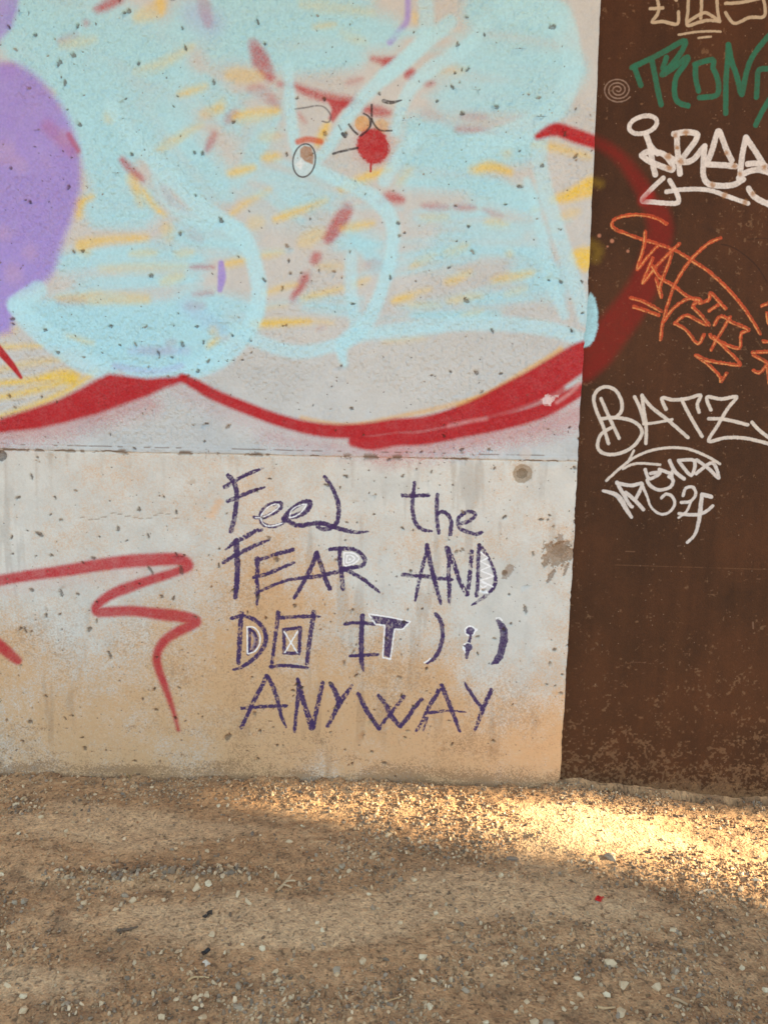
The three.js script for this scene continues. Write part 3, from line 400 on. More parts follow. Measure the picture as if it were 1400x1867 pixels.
// pits (air bubbles left by the formwork) with brown dirt colour that also paints in their shade
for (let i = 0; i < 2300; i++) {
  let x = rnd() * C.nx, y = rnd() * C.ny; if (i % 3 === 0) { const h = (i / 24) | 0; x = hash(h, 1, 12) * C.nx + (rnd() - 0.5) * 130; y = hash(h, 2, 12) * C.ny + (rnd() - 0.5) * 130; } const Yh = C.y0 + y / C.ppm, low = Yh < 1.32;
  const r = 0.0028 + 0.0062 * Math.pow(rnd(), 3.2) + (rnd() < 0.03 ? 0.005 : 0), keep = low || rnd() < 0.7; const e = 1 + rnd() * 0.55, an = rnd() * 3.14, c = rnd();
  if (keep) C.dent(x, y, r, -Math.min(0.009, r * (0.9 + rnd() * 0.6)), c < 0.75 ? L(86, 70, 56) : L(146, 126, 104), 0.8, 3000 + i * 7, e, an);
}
for (let i = 0; i < 900; i++) { const x = rnd() * C.nx, y = rnd() * C.ny * (rnd() < 0.6 ? 0.42 : 1); C.dent(x, y, 0.0012 + rnd() * 0.002, -0.002, L(120, 98, 74), 0.8, 22000 + i * 5, 1 + rnd() * 0.5, rnd() * 3); }
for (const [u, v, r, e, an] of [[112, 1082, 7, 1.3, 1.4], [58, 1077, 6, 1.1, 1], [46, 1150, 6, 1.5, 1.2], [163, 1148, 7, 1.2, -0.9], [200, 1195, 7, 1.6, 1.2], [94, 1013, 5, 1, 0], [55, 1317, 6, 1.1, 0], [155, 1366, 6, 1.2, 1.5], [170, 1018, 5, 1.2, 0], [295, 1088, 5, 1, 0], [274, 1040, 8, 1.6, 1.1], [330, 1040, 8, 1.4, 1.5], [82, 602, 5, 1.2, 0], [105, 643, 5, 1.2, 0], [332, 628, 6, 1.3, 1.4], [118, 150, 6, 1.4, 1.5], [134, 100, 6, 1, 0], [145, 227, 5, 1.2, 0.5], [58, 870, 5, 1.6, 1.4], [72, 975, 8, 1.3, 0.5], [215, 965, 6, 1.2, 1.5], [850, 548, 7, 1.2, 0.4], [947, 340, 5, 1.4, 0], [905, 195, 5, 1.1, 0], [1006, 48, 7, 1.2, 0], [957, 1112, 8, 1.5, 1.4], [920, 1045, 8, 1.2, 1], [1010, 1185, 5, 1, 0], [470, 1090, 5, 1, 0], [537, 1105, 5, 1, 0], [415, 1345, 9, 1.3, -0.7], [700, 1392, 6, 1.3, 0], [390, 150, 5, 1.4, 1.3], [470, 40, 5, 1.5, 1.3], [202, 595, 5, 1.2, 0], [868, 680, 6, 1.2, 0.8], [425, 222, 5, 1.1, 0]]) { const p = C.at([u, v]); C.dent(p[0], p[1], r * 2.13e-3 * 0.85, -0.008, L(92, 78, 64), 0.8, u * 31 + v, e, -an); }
// mortar plugs, the broken-out patch and the hole by the joint
const dentAt = (u, v, r, d, c, a, s, id, e = 1, an = 0, nz = 1) => { const p = C.at([u, v]); C.dent(p[0], p[1], r * 2.13e-3, d, c, a, s, e, an, nz); if (id === undefined) return; const R = r * C.pxs * 0.92; for (let y = Math.floor(p[1] - R); y < p[1] + R; y++) for (let x = Math.floor(p[0] - R); x < p[0] + R; x++) if (Math.hypot(x - p[0], y - p[1]) < R) C.id[y * C.nx + x] = id; };
dentAt(952, 864, 19, -0.006, L(148, 126, 96), 0.9, 41, W.plug, 1, 0, 0.18); dentAt(951, 863, 11, -0.011, L(116, 96, 70), 0.75, 43, undefined, 1, 0, 0.6); dentAt(957, 826, 13, 0.005, L(204, 194, 184), 0.6, 47, undefined, 1, 0, 0.15); dentAt(2, 831, 11, -0.014, L(84, 72, 62), 0.85, 49, undefined, 1, 0, 0.2);
dentAt(1016, 1012, 28, -0.009, L(142, 116, 88), 0.92, 53, W.spall); dentAt(1022, 1000, 18, -0.012, L(128, 102, 76), 0.6, 57); dentAt(1004, 1050, 9, -0.006, L(132, 106, 80), 0.8, 58, undefined, 1.8, 1.1); dentAt(1030, 1040, 7, -0.006, L(132, 106, 80), 0.8, 59, undefined, 1.9, 1.4); dentAt(926, 1042, 12, -0.004, L(140, 112, 84), 0.7, 61, undefined, 1.3, 1); dentAt(1020, 985, 9, -0.004, L(132, 106, 80), 0.7, 62, undefined, 1.6, 1.5);
for (let i = 0; i < 14; i++) dentAt(150 + i * 13 + rnd() * 6, 940 + 6 * Math.sin(i) + rnd() * 4, 3.5, -0.002, L(140, 112, 86), 0.5, 700 + i * 3, undefined, 2, 0.1);

const concreteWall = group('concrete_wall');
tag(concreteWall, 'pale concrete wall sprayed with a blue and red bubble shape and purple handwriting', 'wall');
const [cMap, cBump] = C.textures();
const concreteMat = new THREE.MeshStandardMaterial({ map: cMap, bumpMap: cBump, bumpScale: 0.014, roughness: 0.86 });
C.build(concreteWall, concreteMat, 0.0036, 8, EDGE);
// body behind the face, the broken side edge, and the plain run of wall further along
const plainConcrete = new THREE.MeshStandardMaterial({ color: new THREE.Color().setRGB(0.46, 0.43, 0.39), roughness: 0.9 });
{
  const pos = [], idx = []; let n = 0;
  for (let y = C.y0; y < C.y0 + C.h; y += 0.006) { const x = EDGE(y); pos.push(x, y, C.height(x, y), x - 0.004, y, -0.06); if (n) { const a = 2 * n - 2; idx.push(a, a + 1, a + 2, a + 1, a + 3, a + 2); } n++; }
  const g = new THREE.BufferGeometry(); g.setAttribute('position', new THREE.Float32BufferAttribute(pos, 3)); g.setIndex(idx); g.computeVertexNormals();
  mesh('edge_face', g, plainConcrete, concreteWall);
  const bx = (x0, x1, y0, y1, z0, z1, name) => { const b = new THREE.BoxGeometry(x1 - x0, y1 - y0, z1 - z0); b.translate((x0 + x1) / 2, (y0 + y1) / 2, (z0 + z1) / 2); return mesh(name, b, plainConcrete, concreteWall); };
  bx(-3.0, 0.70, -0.5, 4.5, -0.62, -0.025, 'wall_core'); bx(-11, -3.002, -0.5, 4.5, -0.62, 0, 'wall_panel'); bx(-3.0, 0.72, C.y0 + C.h + 0.002, 4.5, -0.022, 0, 'wall_panel');
}

// ------------------------------------------------------------------ the brown panel
console.log('brown');
const D = new Paint(0.66, -0.3, 2.0, 3.85, 1060, 2040, -0.030);
D.edgeMin = 99;
const T = {
  panel: D.part('panel_face', 'dark brown painted face with dust near the ground'),
  band: D.part('spray_outline', 'dim red end of the bubble outline on the brown paint'),
  blob: D.part('spray_fill', 'pale blue paint blob at the panel edge'),
  top: D.part('graffiti_tag', 'thin cream angular tag with two short underlines'),
  green: D.part('graffiti_tag', 'green tag in thick marker'),
  spiral: D.part('ink_spiral', 'small scratched spiral'),
  white: D.part('graffiti_tag', 'white rust-stained tag with a loop and an arrow'),
  orange: D.part('graffiti_tag', 'orange crayon tag with a long sweeping loop'),
  batz: D.part('graffiti_tag', 'cream tag reading BATZ with an arrow under it'),
  small: D.part('graffiti_tag', 'small white curved tag above the number 24'),
};
const DARK = L(74, 45, 23), DUST = L(120, 90, 62);
for (let y = 0; y < D.ny; y++) for (let x = 0; x < D.nx; x++) {
  const q = y * D.nx + x, X = D.x0 + x / D.ppm, Yh = D.y0 + y / D.ppm;
  const m = fbm(X * 5, Yh * 5, 300, 4), f = vn(x * 0.6, y * 0.6, 310), k = 0.86 + 0.55 * (m - 0.5) + 0.3 * (fbm(X * 30, Yh * 2.2, 317, 3) - 0.5) + 0.26 * (f - 0.5) + 0.16 * fbm(X * 45, Yh * 45, 315, 2);
  D.r[q] = DARK[0] * k * (1 + 0.12 * (m - 0.5)); D.g[q] = DARK[1] * k; D.b[q] = DARK[2] * k; D.id[q] = T.panel;
  // dried mud splash: a net of specks that thickens toward the soil
  const net = 0.6 * fbm(X * 110, Yh * 110, 320, 2) + 0.4 * fbm(X * 38, Yh * 38, 322, 2), cov = 0.755 - 0.27 * Math.exp(-Math.max(0, Yh) / 0.30) - 0.08 * (fbm(X * 3, Yh * 4, 330, 3) - 0.5) * 2;
  D.lay(q, 0.62 * sst(cov - 0.06, cov + 0.08, net), DUST);
  if (Yh < 0.1) D.lay(q, 0.7 * sst(0.40, 0.70, 0.6 * fbm(X * 60, Yh * 75, 335, 3) + 0.4 * vn(x * 0.5, y * 0.5, 336) + 0.30 * (1 - sst(-0.06, 0.06, Yh)) - 0.16), L(136, 102, 68));
  if (hash(x >> 1, y >> 1, 340) > 0.9990) D.lay(q, 0.6, L(150, 128, 104));
  D.bump[q] = 0.4 + 0.25 * f + 0.3 * m;
}
const qv = V(950, 0, 3.11), pv = V(950, 380, 3.11), sv = V(950, 680, 3.11), tv = V(950, 1000, 3.11);
const RB = L(128, 24, 16);
const DS = (p, w, c, o) => D.stroke(p, Array.isArray(w) ? w.map((v) => v / 3.11) : w / 3.11, c, { s: nx(), ...o });
DS([...qv(400, 795, 500, 850, 580, 920, 640, 1000, 690, 1080, 730, 1160), ...pv(770, 40, 785, 120, 770, 210, 735, 330, 680, 460, 610, 570, 520, 690, 440, 800, 350, 900)], [50, 56, 66, 76, 84, 92, 130, 140, 140, 150, 165, 180, 190, 190, 170], RB, { a: 0.7, soft: 10, id: T.band, speck: 0.2, grain: 0.35 });
DS(pv(300, 960, 380, 920, 470, 860), [60, 60, 40], RB, { a: 0.4, soft: 16 });
DS(pv(385, 205, 430, 235, 420, 280), 60, YEL, { a: 0.14, soft: 9, speck: 0.4 }); DS(qv(420, 1035, 445, 1045), 40, YEL, { a: 0.16, soft: 8, speck: 0.4 });
D.fill(pv(330, 560, 365, 520, 390, 478, 415, 510, 432, 580, 432, 680, 412, 745, 385, 782, 330, 800), BLUE, { soft: 2.4, id: T.blob, s: nx(), rough: 2 });
const CR = L(184, 166, 138), mk = (id, c, w, o = {}) => (p, ww = w) => DS(p, ww, c, { soft: 0.8, id, rough: 0.9, grain: 0.2, dry: 0.08, ...o });
let m = mk(T.top, CR, 17);
m(qv(762, -30, 776, 40, 770, 82, 740, 128, 800, 125, 882, 138, 888, 70)); m(qv(728, 52, 800, 48)); m(qv(860, -20, 876, 4)); m(qv(945, -30, 942, 60, 938, 145, 1000, 130, 1060, 118, 1122, 124)); m(qv(1020, -30, 1018, 50, 1015, 105)); m(qv(945, 125, 990, 95, 1040, 75, 1080, 95, 1120, 122)); m(qv(1105, -30, 1110, 60, 1120, 122)); m(qv(1155, 22, 1250, 15, 1400, -20)); m(qv(1362, -30, 1378, 40, 1370, 98, 1290, 102, 1205, 135, 1155, 75)); m(qv(890, 200, 980, 185, 1060, 180, 1126, 182), 12); m(qv(1000, 218, 1072, 210), 11);
m = mk(T.green, L(44, 106, 80), 29, { grain: 0.45 });
m(qv(625, 385, 700, 350, 800, 300, 900, 242, 928, 242, 905, 295, 850, 370, 795, 425, 850, 395, 925, 335, 942, 335, 920, 375, 878, 435, 865, 500, 872, 560, 900, 590, 942, 602)); m(qv(740, 355, 755, 430, 770, 510, 790, 596)); m(qv(640, 385, 655, 430, 676, 486)); m(qv(820, 330, 800, 390)); m(qv(985, 372, 985, 440, 1002, 518)); m(qv(980, 368, 1080, 342, 1085, 390, 1110, 450, 1115, 520, 1090, 548, 1008, 556)); m(qv(1170, 256, 1166, 350, 1158, 450, 1155, 645)); m(qv(1172, 258, 1190, 350, 1220, 440, 1246, 538, 1265, 450, 1290, 360, 1330, 290, 1400, 205)); m(qv(1330, 552, 1335, 470, 1345, 400, 1420, 392, 1470, 380)); m(qv(1420, 540, 1360, 640, 1325, 712));
{ const p = []; for (let i = 0; i <= 60; i++) { const t = i / 60, r = 76 * (1 - t) + 8, a = 0.6 + t * 3.3 * 2 * Math.PI; p.push([950 + (545 + r * Math.cos(a)) / 3.11, (512 + r * 0.85 * Math.sin(a)) / 3.11]); } mk(T.spiral, L(140, 118, 102), 7)(p); }
m = mk(T.white, L(214, 208, 200), 31, { grain: 0.35 });
{ const p = []; for (let i = 0; i <= 16; i++) { const a = i / 16 * 2 * Math.PI, x = 78 * Math.cos(a), y = 46 * Math.sin(a); p.push([950 + (688 + x + y * 0.25) / 3.11, (710 + y - x * 0.28) / 3.11]); } m(p, 24); }
m(qv(705, 765, 730, 830, 770, 872)); m(qv(728, 830, 740, 920, 757, 992)); m(qv(680, 882, 720, 862, 800, 876, 850, 930, 852, 965, 790, 945, 720, 915, 680, 885)); m(qv(880, 765, 882, 850, 897, 988)); m(qv(862, 762, 930, 752, 992, 762, 985, 800, 940, 860, 900, 918)); m(qv(830, 890, 890, 920, 965, 912, 1020, 850, 1037, 832)); m(qv(1036, 834, 1030, 920, 1030, 1000, 1060, 1045, 1130, 1056, 1200, 1050, 1255, 1020)); m(qv(1050, 930, 1080, 850, 1112, 748, 1135, 785, 1160, 850, 1190, 912)); m(qv(1055, 935, 1130, 938, 1212, 946)); m(qv(1270, 782, 1250, 880, 1235, 1015)); m(qv(1272, 784, 1310, 840, 1375, 942)); m(qv(1280, 932, 1330, 930, 1382, 946)); m(qv(1230, 1012, 1270, 982, 1340, 966, 1420, 996, 1440, 1080, 1400, 1160)); m(qv(1286, 1072, 1320, 1120, 1400, 1162)); m(qv(802, 1012, 740, 1070, 682, 1138, 740, 1148, 862, 1156, 890, 1140, 870, 1080, 838, 1026), 26); m(qv(820, 1090, 900, 1078, 1000, 1075, 1080, 1085, 1150, 1110, 1282, 1156), 24);
DS(qv(690, 1140, 720, 1110), 46, L(166, 30, 26), { a: 0.85, soft: 8 });
for (const [x, y, r] of [[870, 770, 20], [930, 755, 24], [830, 890, 26], [900, 920, 26], [835, 955, 24], [1205, 945, 22], [1160, 870, 18], [1080, 1050, 24], [1150, 1110, 24], [1235, 990, 20], [1375, 950, 24], [1265, 1150, 24], [880, 840, 20], [1310, 1100, 20]]) DS(qv(x, y), r * 1.2, L(158, 112, 62), { a: 0.85, soft: 3, rough: 3 });
m = mk(T.orange, L(184, 76, 42), 20, { dry: 0.4, rough: 2.2, grain: 0.5 }); const m2 = mk(T.orange, L(206, 142, 84), 6, { dry: 0.75, rough: 2.2 });
for (const p of [[820, 90, 780, 65, 720, 45, 640, 38, 560, 50, 515, 78, 522, 115, 580, 140, 660, 170, 760, 200, 870, 240, 970, 300, 1060, 360, 1150, 440, 1230, 530, 1290, 610, 1352, 712], [700, 132, 692, 220, 655, 346, 720, 270, 772, 214], [892, 203, 830, 262, 760, 335, 688, 424, 715, 350, 742, 285], [742, 328, 780, 390, 860, 440, 940, 500, 1012, 530], [852, 250, 835, 310, 810, 370, 785, 450, 792, 505, 762, 400], [1125, 170, 1060, 200, 990, 260, 930, 330, 870, 430, 830, 540, 800, 650, 788, 745], [800, 650, 850, 580, 910, 530, 960, 512, 1015, 522, 975, 545], [618, 510, 690, 530, 792, 585], [635, 560, 700, 580, 778, 608], [968, 560, 1010, 600, 1062, 662], [1010, 540, 1060, 520, 1070, 480, 1110, 520, 1156, 572], [1062, 582, 1110, 552, 1080, 570], [868, 655, 930, 608, 1000, 640, 1045, 662], [868, 655, 930, 690, 985, 758, 1010, 762, 1032, 718], [1092, 662, 1130, 612, 1200, 652, 1285, 688, 1245, 712, 1240, 780, 1220, 796, 1150, 770, 1080, 735, 1068, 718], [1180, 618, 1120, 720, 1074, 804], [1090, 730, 1160, 800, 1238, 886, 1150, 880, 1060, 865, 988, 835, 1050, 880, 1120, 950, 1130, 982, 1162, 938], [1360, 556, 1440, 520], [1390, 596, 1402, 655, 1440, 640], [1368, 755, 1440, 765], [1308, 818, 1440, 812], [1312, 832, 1400, 880], [1314, 920, 1350, 932, 1398, 880, 1430, 860], [1392, 900, 1402, 992]]) { m(pv(...p)); m2(pv(...p).map(([x, y]) => [x - 1.5, y + 1.5])); }
for (const [x, y, r] of [[440, 157, 20], [512, 187, 22], [602, 245, 16], [487, 218, 10]]) DS(pv(x, y), r, L(176, 120, 92), { soft: 1.5, id: T.orange });
DS(pv(1130, 205, 1200, 225, 1280, 280, 1340, 340, 1390, 420), 6, L(30, 20, 16), { a: 0.6 }); DS(pv(1010, 100, 1050, 110, 1090, 130), 14, L(36, 28, 24), { a: 0.3, soft: 8 }); DS(pv(1280, 180, 1350, 172, 1440, 178), 8, L(34, 24, 18), { a: 0.4 });
m = mk(T.batz, L(206, 196, 182), 20);
m(sv(492, 402, 460, 300, 425, 220, 408, 150, 430, 100, 480, 80, 530, 100, 562, 150, 568, 210, 540, 248, 505, 258)); m(sv(450, 148, 490, 240, 552, 372)); m(sv(455, 262, 520, 255, 600, 265, 660, 295, 682, 340, 650, 400, 590, 445, 510, 465, 450, 450, 430, 410, 450, 350, 505, 314)); m(sv(640, 138, 670, 200, 695, 285)); m(sv(682, 128, 690, 200, 705, 300, 704, 402)); m(sv(682, 132, 740, 200, 830, 270, 942, 368)); m(sv(690, 292, 770, 282, 852, 266), 16); m(sv(818, 208, 795, 145, 860, 155, 940, 147, 1012, 128, 995, 180, 1005, 224)); m(sv(905, 150, 950, 240, 1022, 362)); m(sv(1072, 212, 1050, 140, 1130, 150, 1217, 138, 1170, 200, 1110, 300, 1060, 388, 1150, 370, 1250, 370, 1330, 385, 1440, 415)); m(sv(1060, 262, 1150, 265, 1280, 296)); m(sv(1305, 282, 1350, 330, 1430, 390)); m(sv(480, 612, 560, 540, 640, 480, 740, 440, 850, 425, 950, 435, 1050, 475, 1122, 517), 16); m(sv(636, 442, 600, 512), 14); m(sv(575, 545, 650, 515, 784, 522), 15);
m = mk(T.small, L(206, 198, 188), 21);
m(sv(462, 670, 530, 690, 565, 725, 590, 770, 622, 820), [16, 26, 30, 26, 18]); m(sv(540, 622, 565, 670, 610, 745, 625, 760)); m(sv(540, 626, 620, 640, 682, 630, 660, 690, 640, 722)); m(sv(590, 680, 640, 722, 690, 776), 22); m(sv(688, 650, 710, 700, 732, 760, 780, 800, 830, 795, 866, 750, 855, 705, 820, 688, 792, 710), [18, 14, 14, 16, 18, 18, 18]); m(sv(700, 550, 722, 600, 770, 582, 782, 565, 730, 572), 20); m(sv(712, 610, 730, 642, 780, 665, 840, 650, 858, 612, 835, 590), 20); m(sv(780, 548, 850, 575), 20); m(sv(838, 500, 868, 560, 920, 602), 22); m(sv(852, 600, 852, 560), 18); m(sv(888, 498, 978, 500, 960, 582, 888, 500), 20); m(sv(992, 495, 1060, 545, 1116, 597, 1080, 512, 990, 572), 20); m(sv(915, 698, 930, 656, 970, 650, 986, 690, 955, 730, 905, 736), 18); m(sv(960, 730, 935, 785, 890, 822), 14); m(sv(892, 800, 980, 806, 1040, 790, 1082, 756), 20); m(sv(1030, 692, 1074, 704), 24); m(sv(1022, 690, 1012, 780, 1002, 850, 980, 920, 938, 962), [22, 26, 22, 18, 18]);
DS(tv(530, 95, 700, 100, 900, 106, 1100, 112, 1440, 122), 4, L(130, 94, 62), { a: 0.4, dry: 0.8 }); DS(tv(590, 18, 640, 20), 5, L(140, 104, 76), { a: 0.5 }); DS(tv(620, 646, 700, 648), 4, L(130, 96, 72), { a: 0.5, dry: 0.5 }); DS(tv(1310, 420, 1312, 455), 8, L(150, 118, 92), { a: 0.5 });
for (let i = 0; i < 60; i++) { const u = 1045 + rnd() * 340, v = 620 + rnd() * 700; D.stroke([[u, v], [u + (rnd() - 0.5) * 12, v + (rnd() - 0.5) * 6]], 1.2 + rnd(), L(138, 106, 80), { a: 0.35, soft: 0.8, s: nx(), dry: 0.4 }); }

const brownPanel = group('brown_wall_panel');
tag(brownPanel, 'dark brown painted panel with white, green and orange tags beside the pale concrete', 'wall panel');
const [dMap, dBump] = D.textures();
D.build(brownPanel, new THREE.MeshPhysicalMaterial({ map: dMap, bumpMap: dBump, bumpScale: 0.0016, roughness: 0.7, specularIntensity: 0.45 }), 0.0038, 8, null);
const brownPlain = new THREE.MeshStandardMaterial({ color: new THREE.Color().setRGB(...DARK), roughness: 0.62 });
for (const [x0, x1, y0, y1, z0, z1, n] of [[0.71, 2.65, -0.6, 4.5, -0.62, -0.036, 'panel_core'], [2.69, 17.2, -0.6, 4.5, -0.62, -0.030, 'panel_face'], [0.72, 2.66, 3.6, 4.5, -0.035, -0.030, 'panel_face']]) { const b = new THREE.BoxGeometry(x1 - x0, y1 - y0, z1 - z0); b.translate((x0 + x1) / 2, (y0 + y1) / 2, (z0 + z1) / 2); mesh(n, b, brownPlain, brownPanel); }

// ------------------------------------------------------------------ unseen bridge deck added for shade, its skewed edge shaped to admit low sun
const deckMat = new THREE.MeshStandardMaterial({ color: new THREE.Color().setRGB(0.42, 0.4, 0.37), roughness: 0.9 });
const DECK_Y = 4.5, DECK_FRONT = 2.4, DECK_X = -0.48 + (DECK_Y - 0) / Math.tan(SUN_EL);
{
  const s = new THREE.Shape(); s.moveTo(-5, 0.7); s.lineTo(DECK_X - 0.7 * 3.3, 0.7); s.lineTo(DECK_X + DECK_FRONT * 3.3, -DECK_FRONT); s.lineTo(-5, -DECK_FRONT); s.closePath();
  const g = new THREE.ExtrudeGeometry(s, { depth: 0.9, bevelEnabled: true, bevelSize: 0.02, bevelThickness: 0.02, bevelSegments: 1 }); g.rotateX(-Math.PI / 2); g.translate(0, DECK_Y + 0.02, 0);
  tag(mesh('unseen_bridge_deck', g, deckMat, scene), 'unseen grey concrete bridge deck, shaped to shade the wall and let in low sun', 'bridge');
}

// ------------------------------------------------------------------ the dirt ground
console.log('ground');
const G2 = (x, z, a, b, sa, sb) => Math.exp(-Math.pow((x - a) / sa, 2) - Math.pow((z - b) / sb, 2));
function trodden(x, z) {                                           // 1 where feet have pressed the dirt smooth, 0 where gravel lies open
  const w = fbm(x * 2.6 + 9, z * 5.2 + 2, 460, 4) - 0.5;
  const m = 0.95 * G2(x, z, -0.95, 0.38, 0.55, 0.17) + 0.9 * G2(x, z, -0.35, 0.86, 0.75, 0.16) + 0.7 * G2(x, z, 0.35, 0.72, 0.4, 0.12) + 0.5 * G2(x, z, -0.9, 1.15, 0.5, 0.14) + 0.85 * G2(x, z, 0.8, 0.32, 0.6, 0.2);  // first patch also paints paler dappled light into the dirt colour
  return sst(0.30, 0.62, m + w * 1.1);
}
function gh(x, z) {
  const s = z + 0.02 * Math.sin(x * 3);
  let h = 0.030 * (fbm(x * 1.3 + 4, z * 1.9, 400, 3) - 0.5) + 0.016 * (fbm(x * 6, z * 8, 410, 3) - 0.5);
  const rough = 1 - 0.7 * trodden(x, z);
  h += 0.011 * rough * (fbm(x * 32, z * 32, 430, 3) - 0.5) + 0.004 * rough * (vn(x * 75, z * 110, 440) - 0.5);
  h += 0.018 * Math.exp(-z / 0.07) * (0.3 + fbm(x * 7, 2, 450, 3)) * (z > -0.3 ? 1 : 0);          // soil banked against the wall
  h -= 0.035 * Math.exp(-Math.pow(z / 0.016, 2)) * sst(0.42, 0.62, fbm(x * 11, 7, 455, 3));                 // open crevice here and there
  h -= 0.055 * sst(0.72, 1.5, x) * (1 - sst(0.2, 1.2, z));                                         // falls away along the brown panel
  h += 0.016 * Math.exp(-Math.pow((s - 0.66 - 0.03 * Math.sin(x * 4)) / 0.035, 2)) * sst(-1.15, -0.95, x) * (1 - sst(-0.5, -0.25, x));  // line of scraped-up gravel
  return h;
}
const spread = (n0, a, b, step, out, k) => { const r = []; for (let v = a; v <= b + 1e-6; v += step) r.push(v); let s = step, p = b; while (p < out) { s *= k; p += s; r.push(p); } s = step; p = a; while (p > n0) { s *= k; p -= s; r.unshift(p); } return r; };

{
  const xs = spread(-400, -2.3, 1.9, 0.0085, 400, 1.22), zs = spread(-400, -0.02, 2.0, 0.0085, 400, 1.22), nX = xs.length, nZ = zs.length;
  const pos = new Float32Array(nX * nZ * 3), col = new Float32Array(nX * nZ * 3), uv = new Float32Array(nX * nZ * 2), idx = new Uint32Array((nX - 1) * (nZ - 1) * 6);
  const c1 = L(200, 156, 110), c2 = L(184, 140, 96), c3 = L(224, 186, 140), c4 = L(152, 114, 78); let n = 0;
  for (let j = 0; j < nZ; j++) for (let i = 0; i < nX; i++) {
    const k = j * nX + i, x = xs[i], z = zs[j], near = Math.abs(x) < 6 && z > -1 && z < 6;
    pos[k * 3] = x; pos[k * 3 + 1] = near ? gh(x, z) : (z < -0.5 && x < 17.2 ? -0.2 : -0.02); pos[k * 3 + 2] = z; uv[k * 2] = x / 1.6; uv[k * 2 + 1] = z / 1.6;
    const a = sst(0.35, 0.65, fbm(x * 4, z * 5, 470, 4)), b = trodden(x, z), g = fbm(x * 45, z * 45, 480, 2), h = sst(0.55, 0.72, fbm(x * 13, z * 15, 490, 3));
    for (let c = 0; c < 3; c++) { let v = c1[c] + (c2[c] - c1[c]) * a; v += (c4[c] - v) * h * 0.75 * (1 - b); v += (c3[c] - v) * b * 0.5; col[k * 3 + c] = v * (0.80 + 0.44 * g); }
    if (i < nX - 1 && j < nZ - 1) { idx.set([k, k + nX, k + 1, k + 1, k + nX, k + nX + 1], n); n += 6; }
  }
  const g = new THREE.BufferGeometry(); g.setAttribute('position', new THREE.BufferAttribute(pos, 3)); g.setAttribute('color', new THREE.BufferAttribute(col, 3)); g.setAttribute('uv', new THREE.BufferAttribute(uv, 2)); g.setIndex(new THREE.BufferAttribute(idx, 1)); g.computeVertexNormals();
  // sand grain, periodic over 1.6 m
  const N = 1024, d = new Uint8Array(N * N * 4), bd = new Uint8Array(N * N * 4);
  const per = (x, y, f, s) => { const xi = Math.floor(x * f), yi = Math.floor(y * f); let u = x * f - xi, v = y * f - yi; u = u * u * (3 - 2 * u); v = v * v * (3 - 2 * v); const H2 = (i, j) => hash(i % f, j % f, s); const A = H2(xi, yi), B2 = H2(xi + 1, yi), C2 = H2(xi, yi + 1), D2 = H2(xi + 1, yi + 1); return A + (B2 - A) * u + (C2 - A) * v + (A - B2 - C2 + D2) * u * v; };
  for (let y = 0; y < N; y++) for (let x = 0; x < N; x++) {
    const q = (y * N + x) * 4, f = per(x / N, y / N, 512, 1) * 0.35 + per(x / N, y / N, 256, 2) * 0.4 + per(x / N, y / N, 110, 3) * 0.25, gr2 = per(x / N, y / N, 330, 5), pit = per(x / N, y / N, 190, 6);
    const v = Math.min(1, 0.80 + (f - 0.5) * 0.9), w = 1 + 0.45 * sst(0.72, 0.86, gr2), dk = 1 - 0.5 * sst(0.74, 0.88, pit);
    d[q] = E8(v * w * dk); d[q + 1] = E8(v * w * dk); d[q + 2] = E8(v * w * dk * 1.02); d[q + 3] = 255; bd[q] = bd[q + 1] = bd[q + 2] = 255 * f; bd[q + 3] = 255;
  }
  const mk2 = (a, s) => { const t = new THREE.DataTexture(a, N, N); t.wrapS = t.wrapT = THREE.RepeatWrapping; t.magFilter = t.minFilter = THREE.LinearFilter; if (s) t.colorSpace = THREE.SRGBColorSpace; t.needsUpdate = true; return t; };
  const gr = mesh('ground', g, new THREE.MeshStandardMaterial({ vertexColors: true, map: mk2(d, true), bumpMap: mk2(bd), bumpScale: 0.005, roughness: 0.96 }), scene);
  gr.userData = { kind: 'structure', label: 'trodden tan dirt strewn with gravel at the foot of the wall' };
}

// ------------------------------------------------------------------ gravel and stones
console.log('stones');
function stoneGeo(s, detail, sq) {
  const g = new THREE.IcosahedronGeometry(1, detail), p = g.attributes.position, v = new THREE.Vector3();
  const cuts = []; for (let i = 0; i < 9; i++) cuts.push([new THREE.Vector3(hash(i, 1, s) - 0.5, hash(i, 2, s) - 0.5, hash(i, 3, s) - 0.5).normalize(), 0.48 + 0.34 * hash(i, 4, s)]);
  for (let i = 0; i < p.count; i++) {
    v.fromBufferAttribute(p, i);
    for (const [n, d] of cuts) { const e = v.dot(n) - d; if (e > 0) v.addScaledVector(n, -e * 0.97); }
    const k = 1 + 0.12 * (vn(v.x * 2 + 5, v.y * 2 + v.z * 3, s) - 0.5); p.setXYZ(i, v.x * k, v.y * sq * k, v.z * k * (0.75 + 0.25 * hash(9, 9, s)));
  }
  g.deleteAttribute('uv'); g.computeVertexNormals(); return g;
}
const stoneMats = { cream: L(200, 172, 134), grey: L(158, 138, 112), tan: L(168, 132, 96), white: L(208, 186, 150), slate: L(122, 106, 90) };
for (const k in stoneMats) stoneMats[k] = new THREE.MeshStandardMaterial({ color: new THREE.Color().setRGB(...stoneMats[k]), roughness: 0.85 });
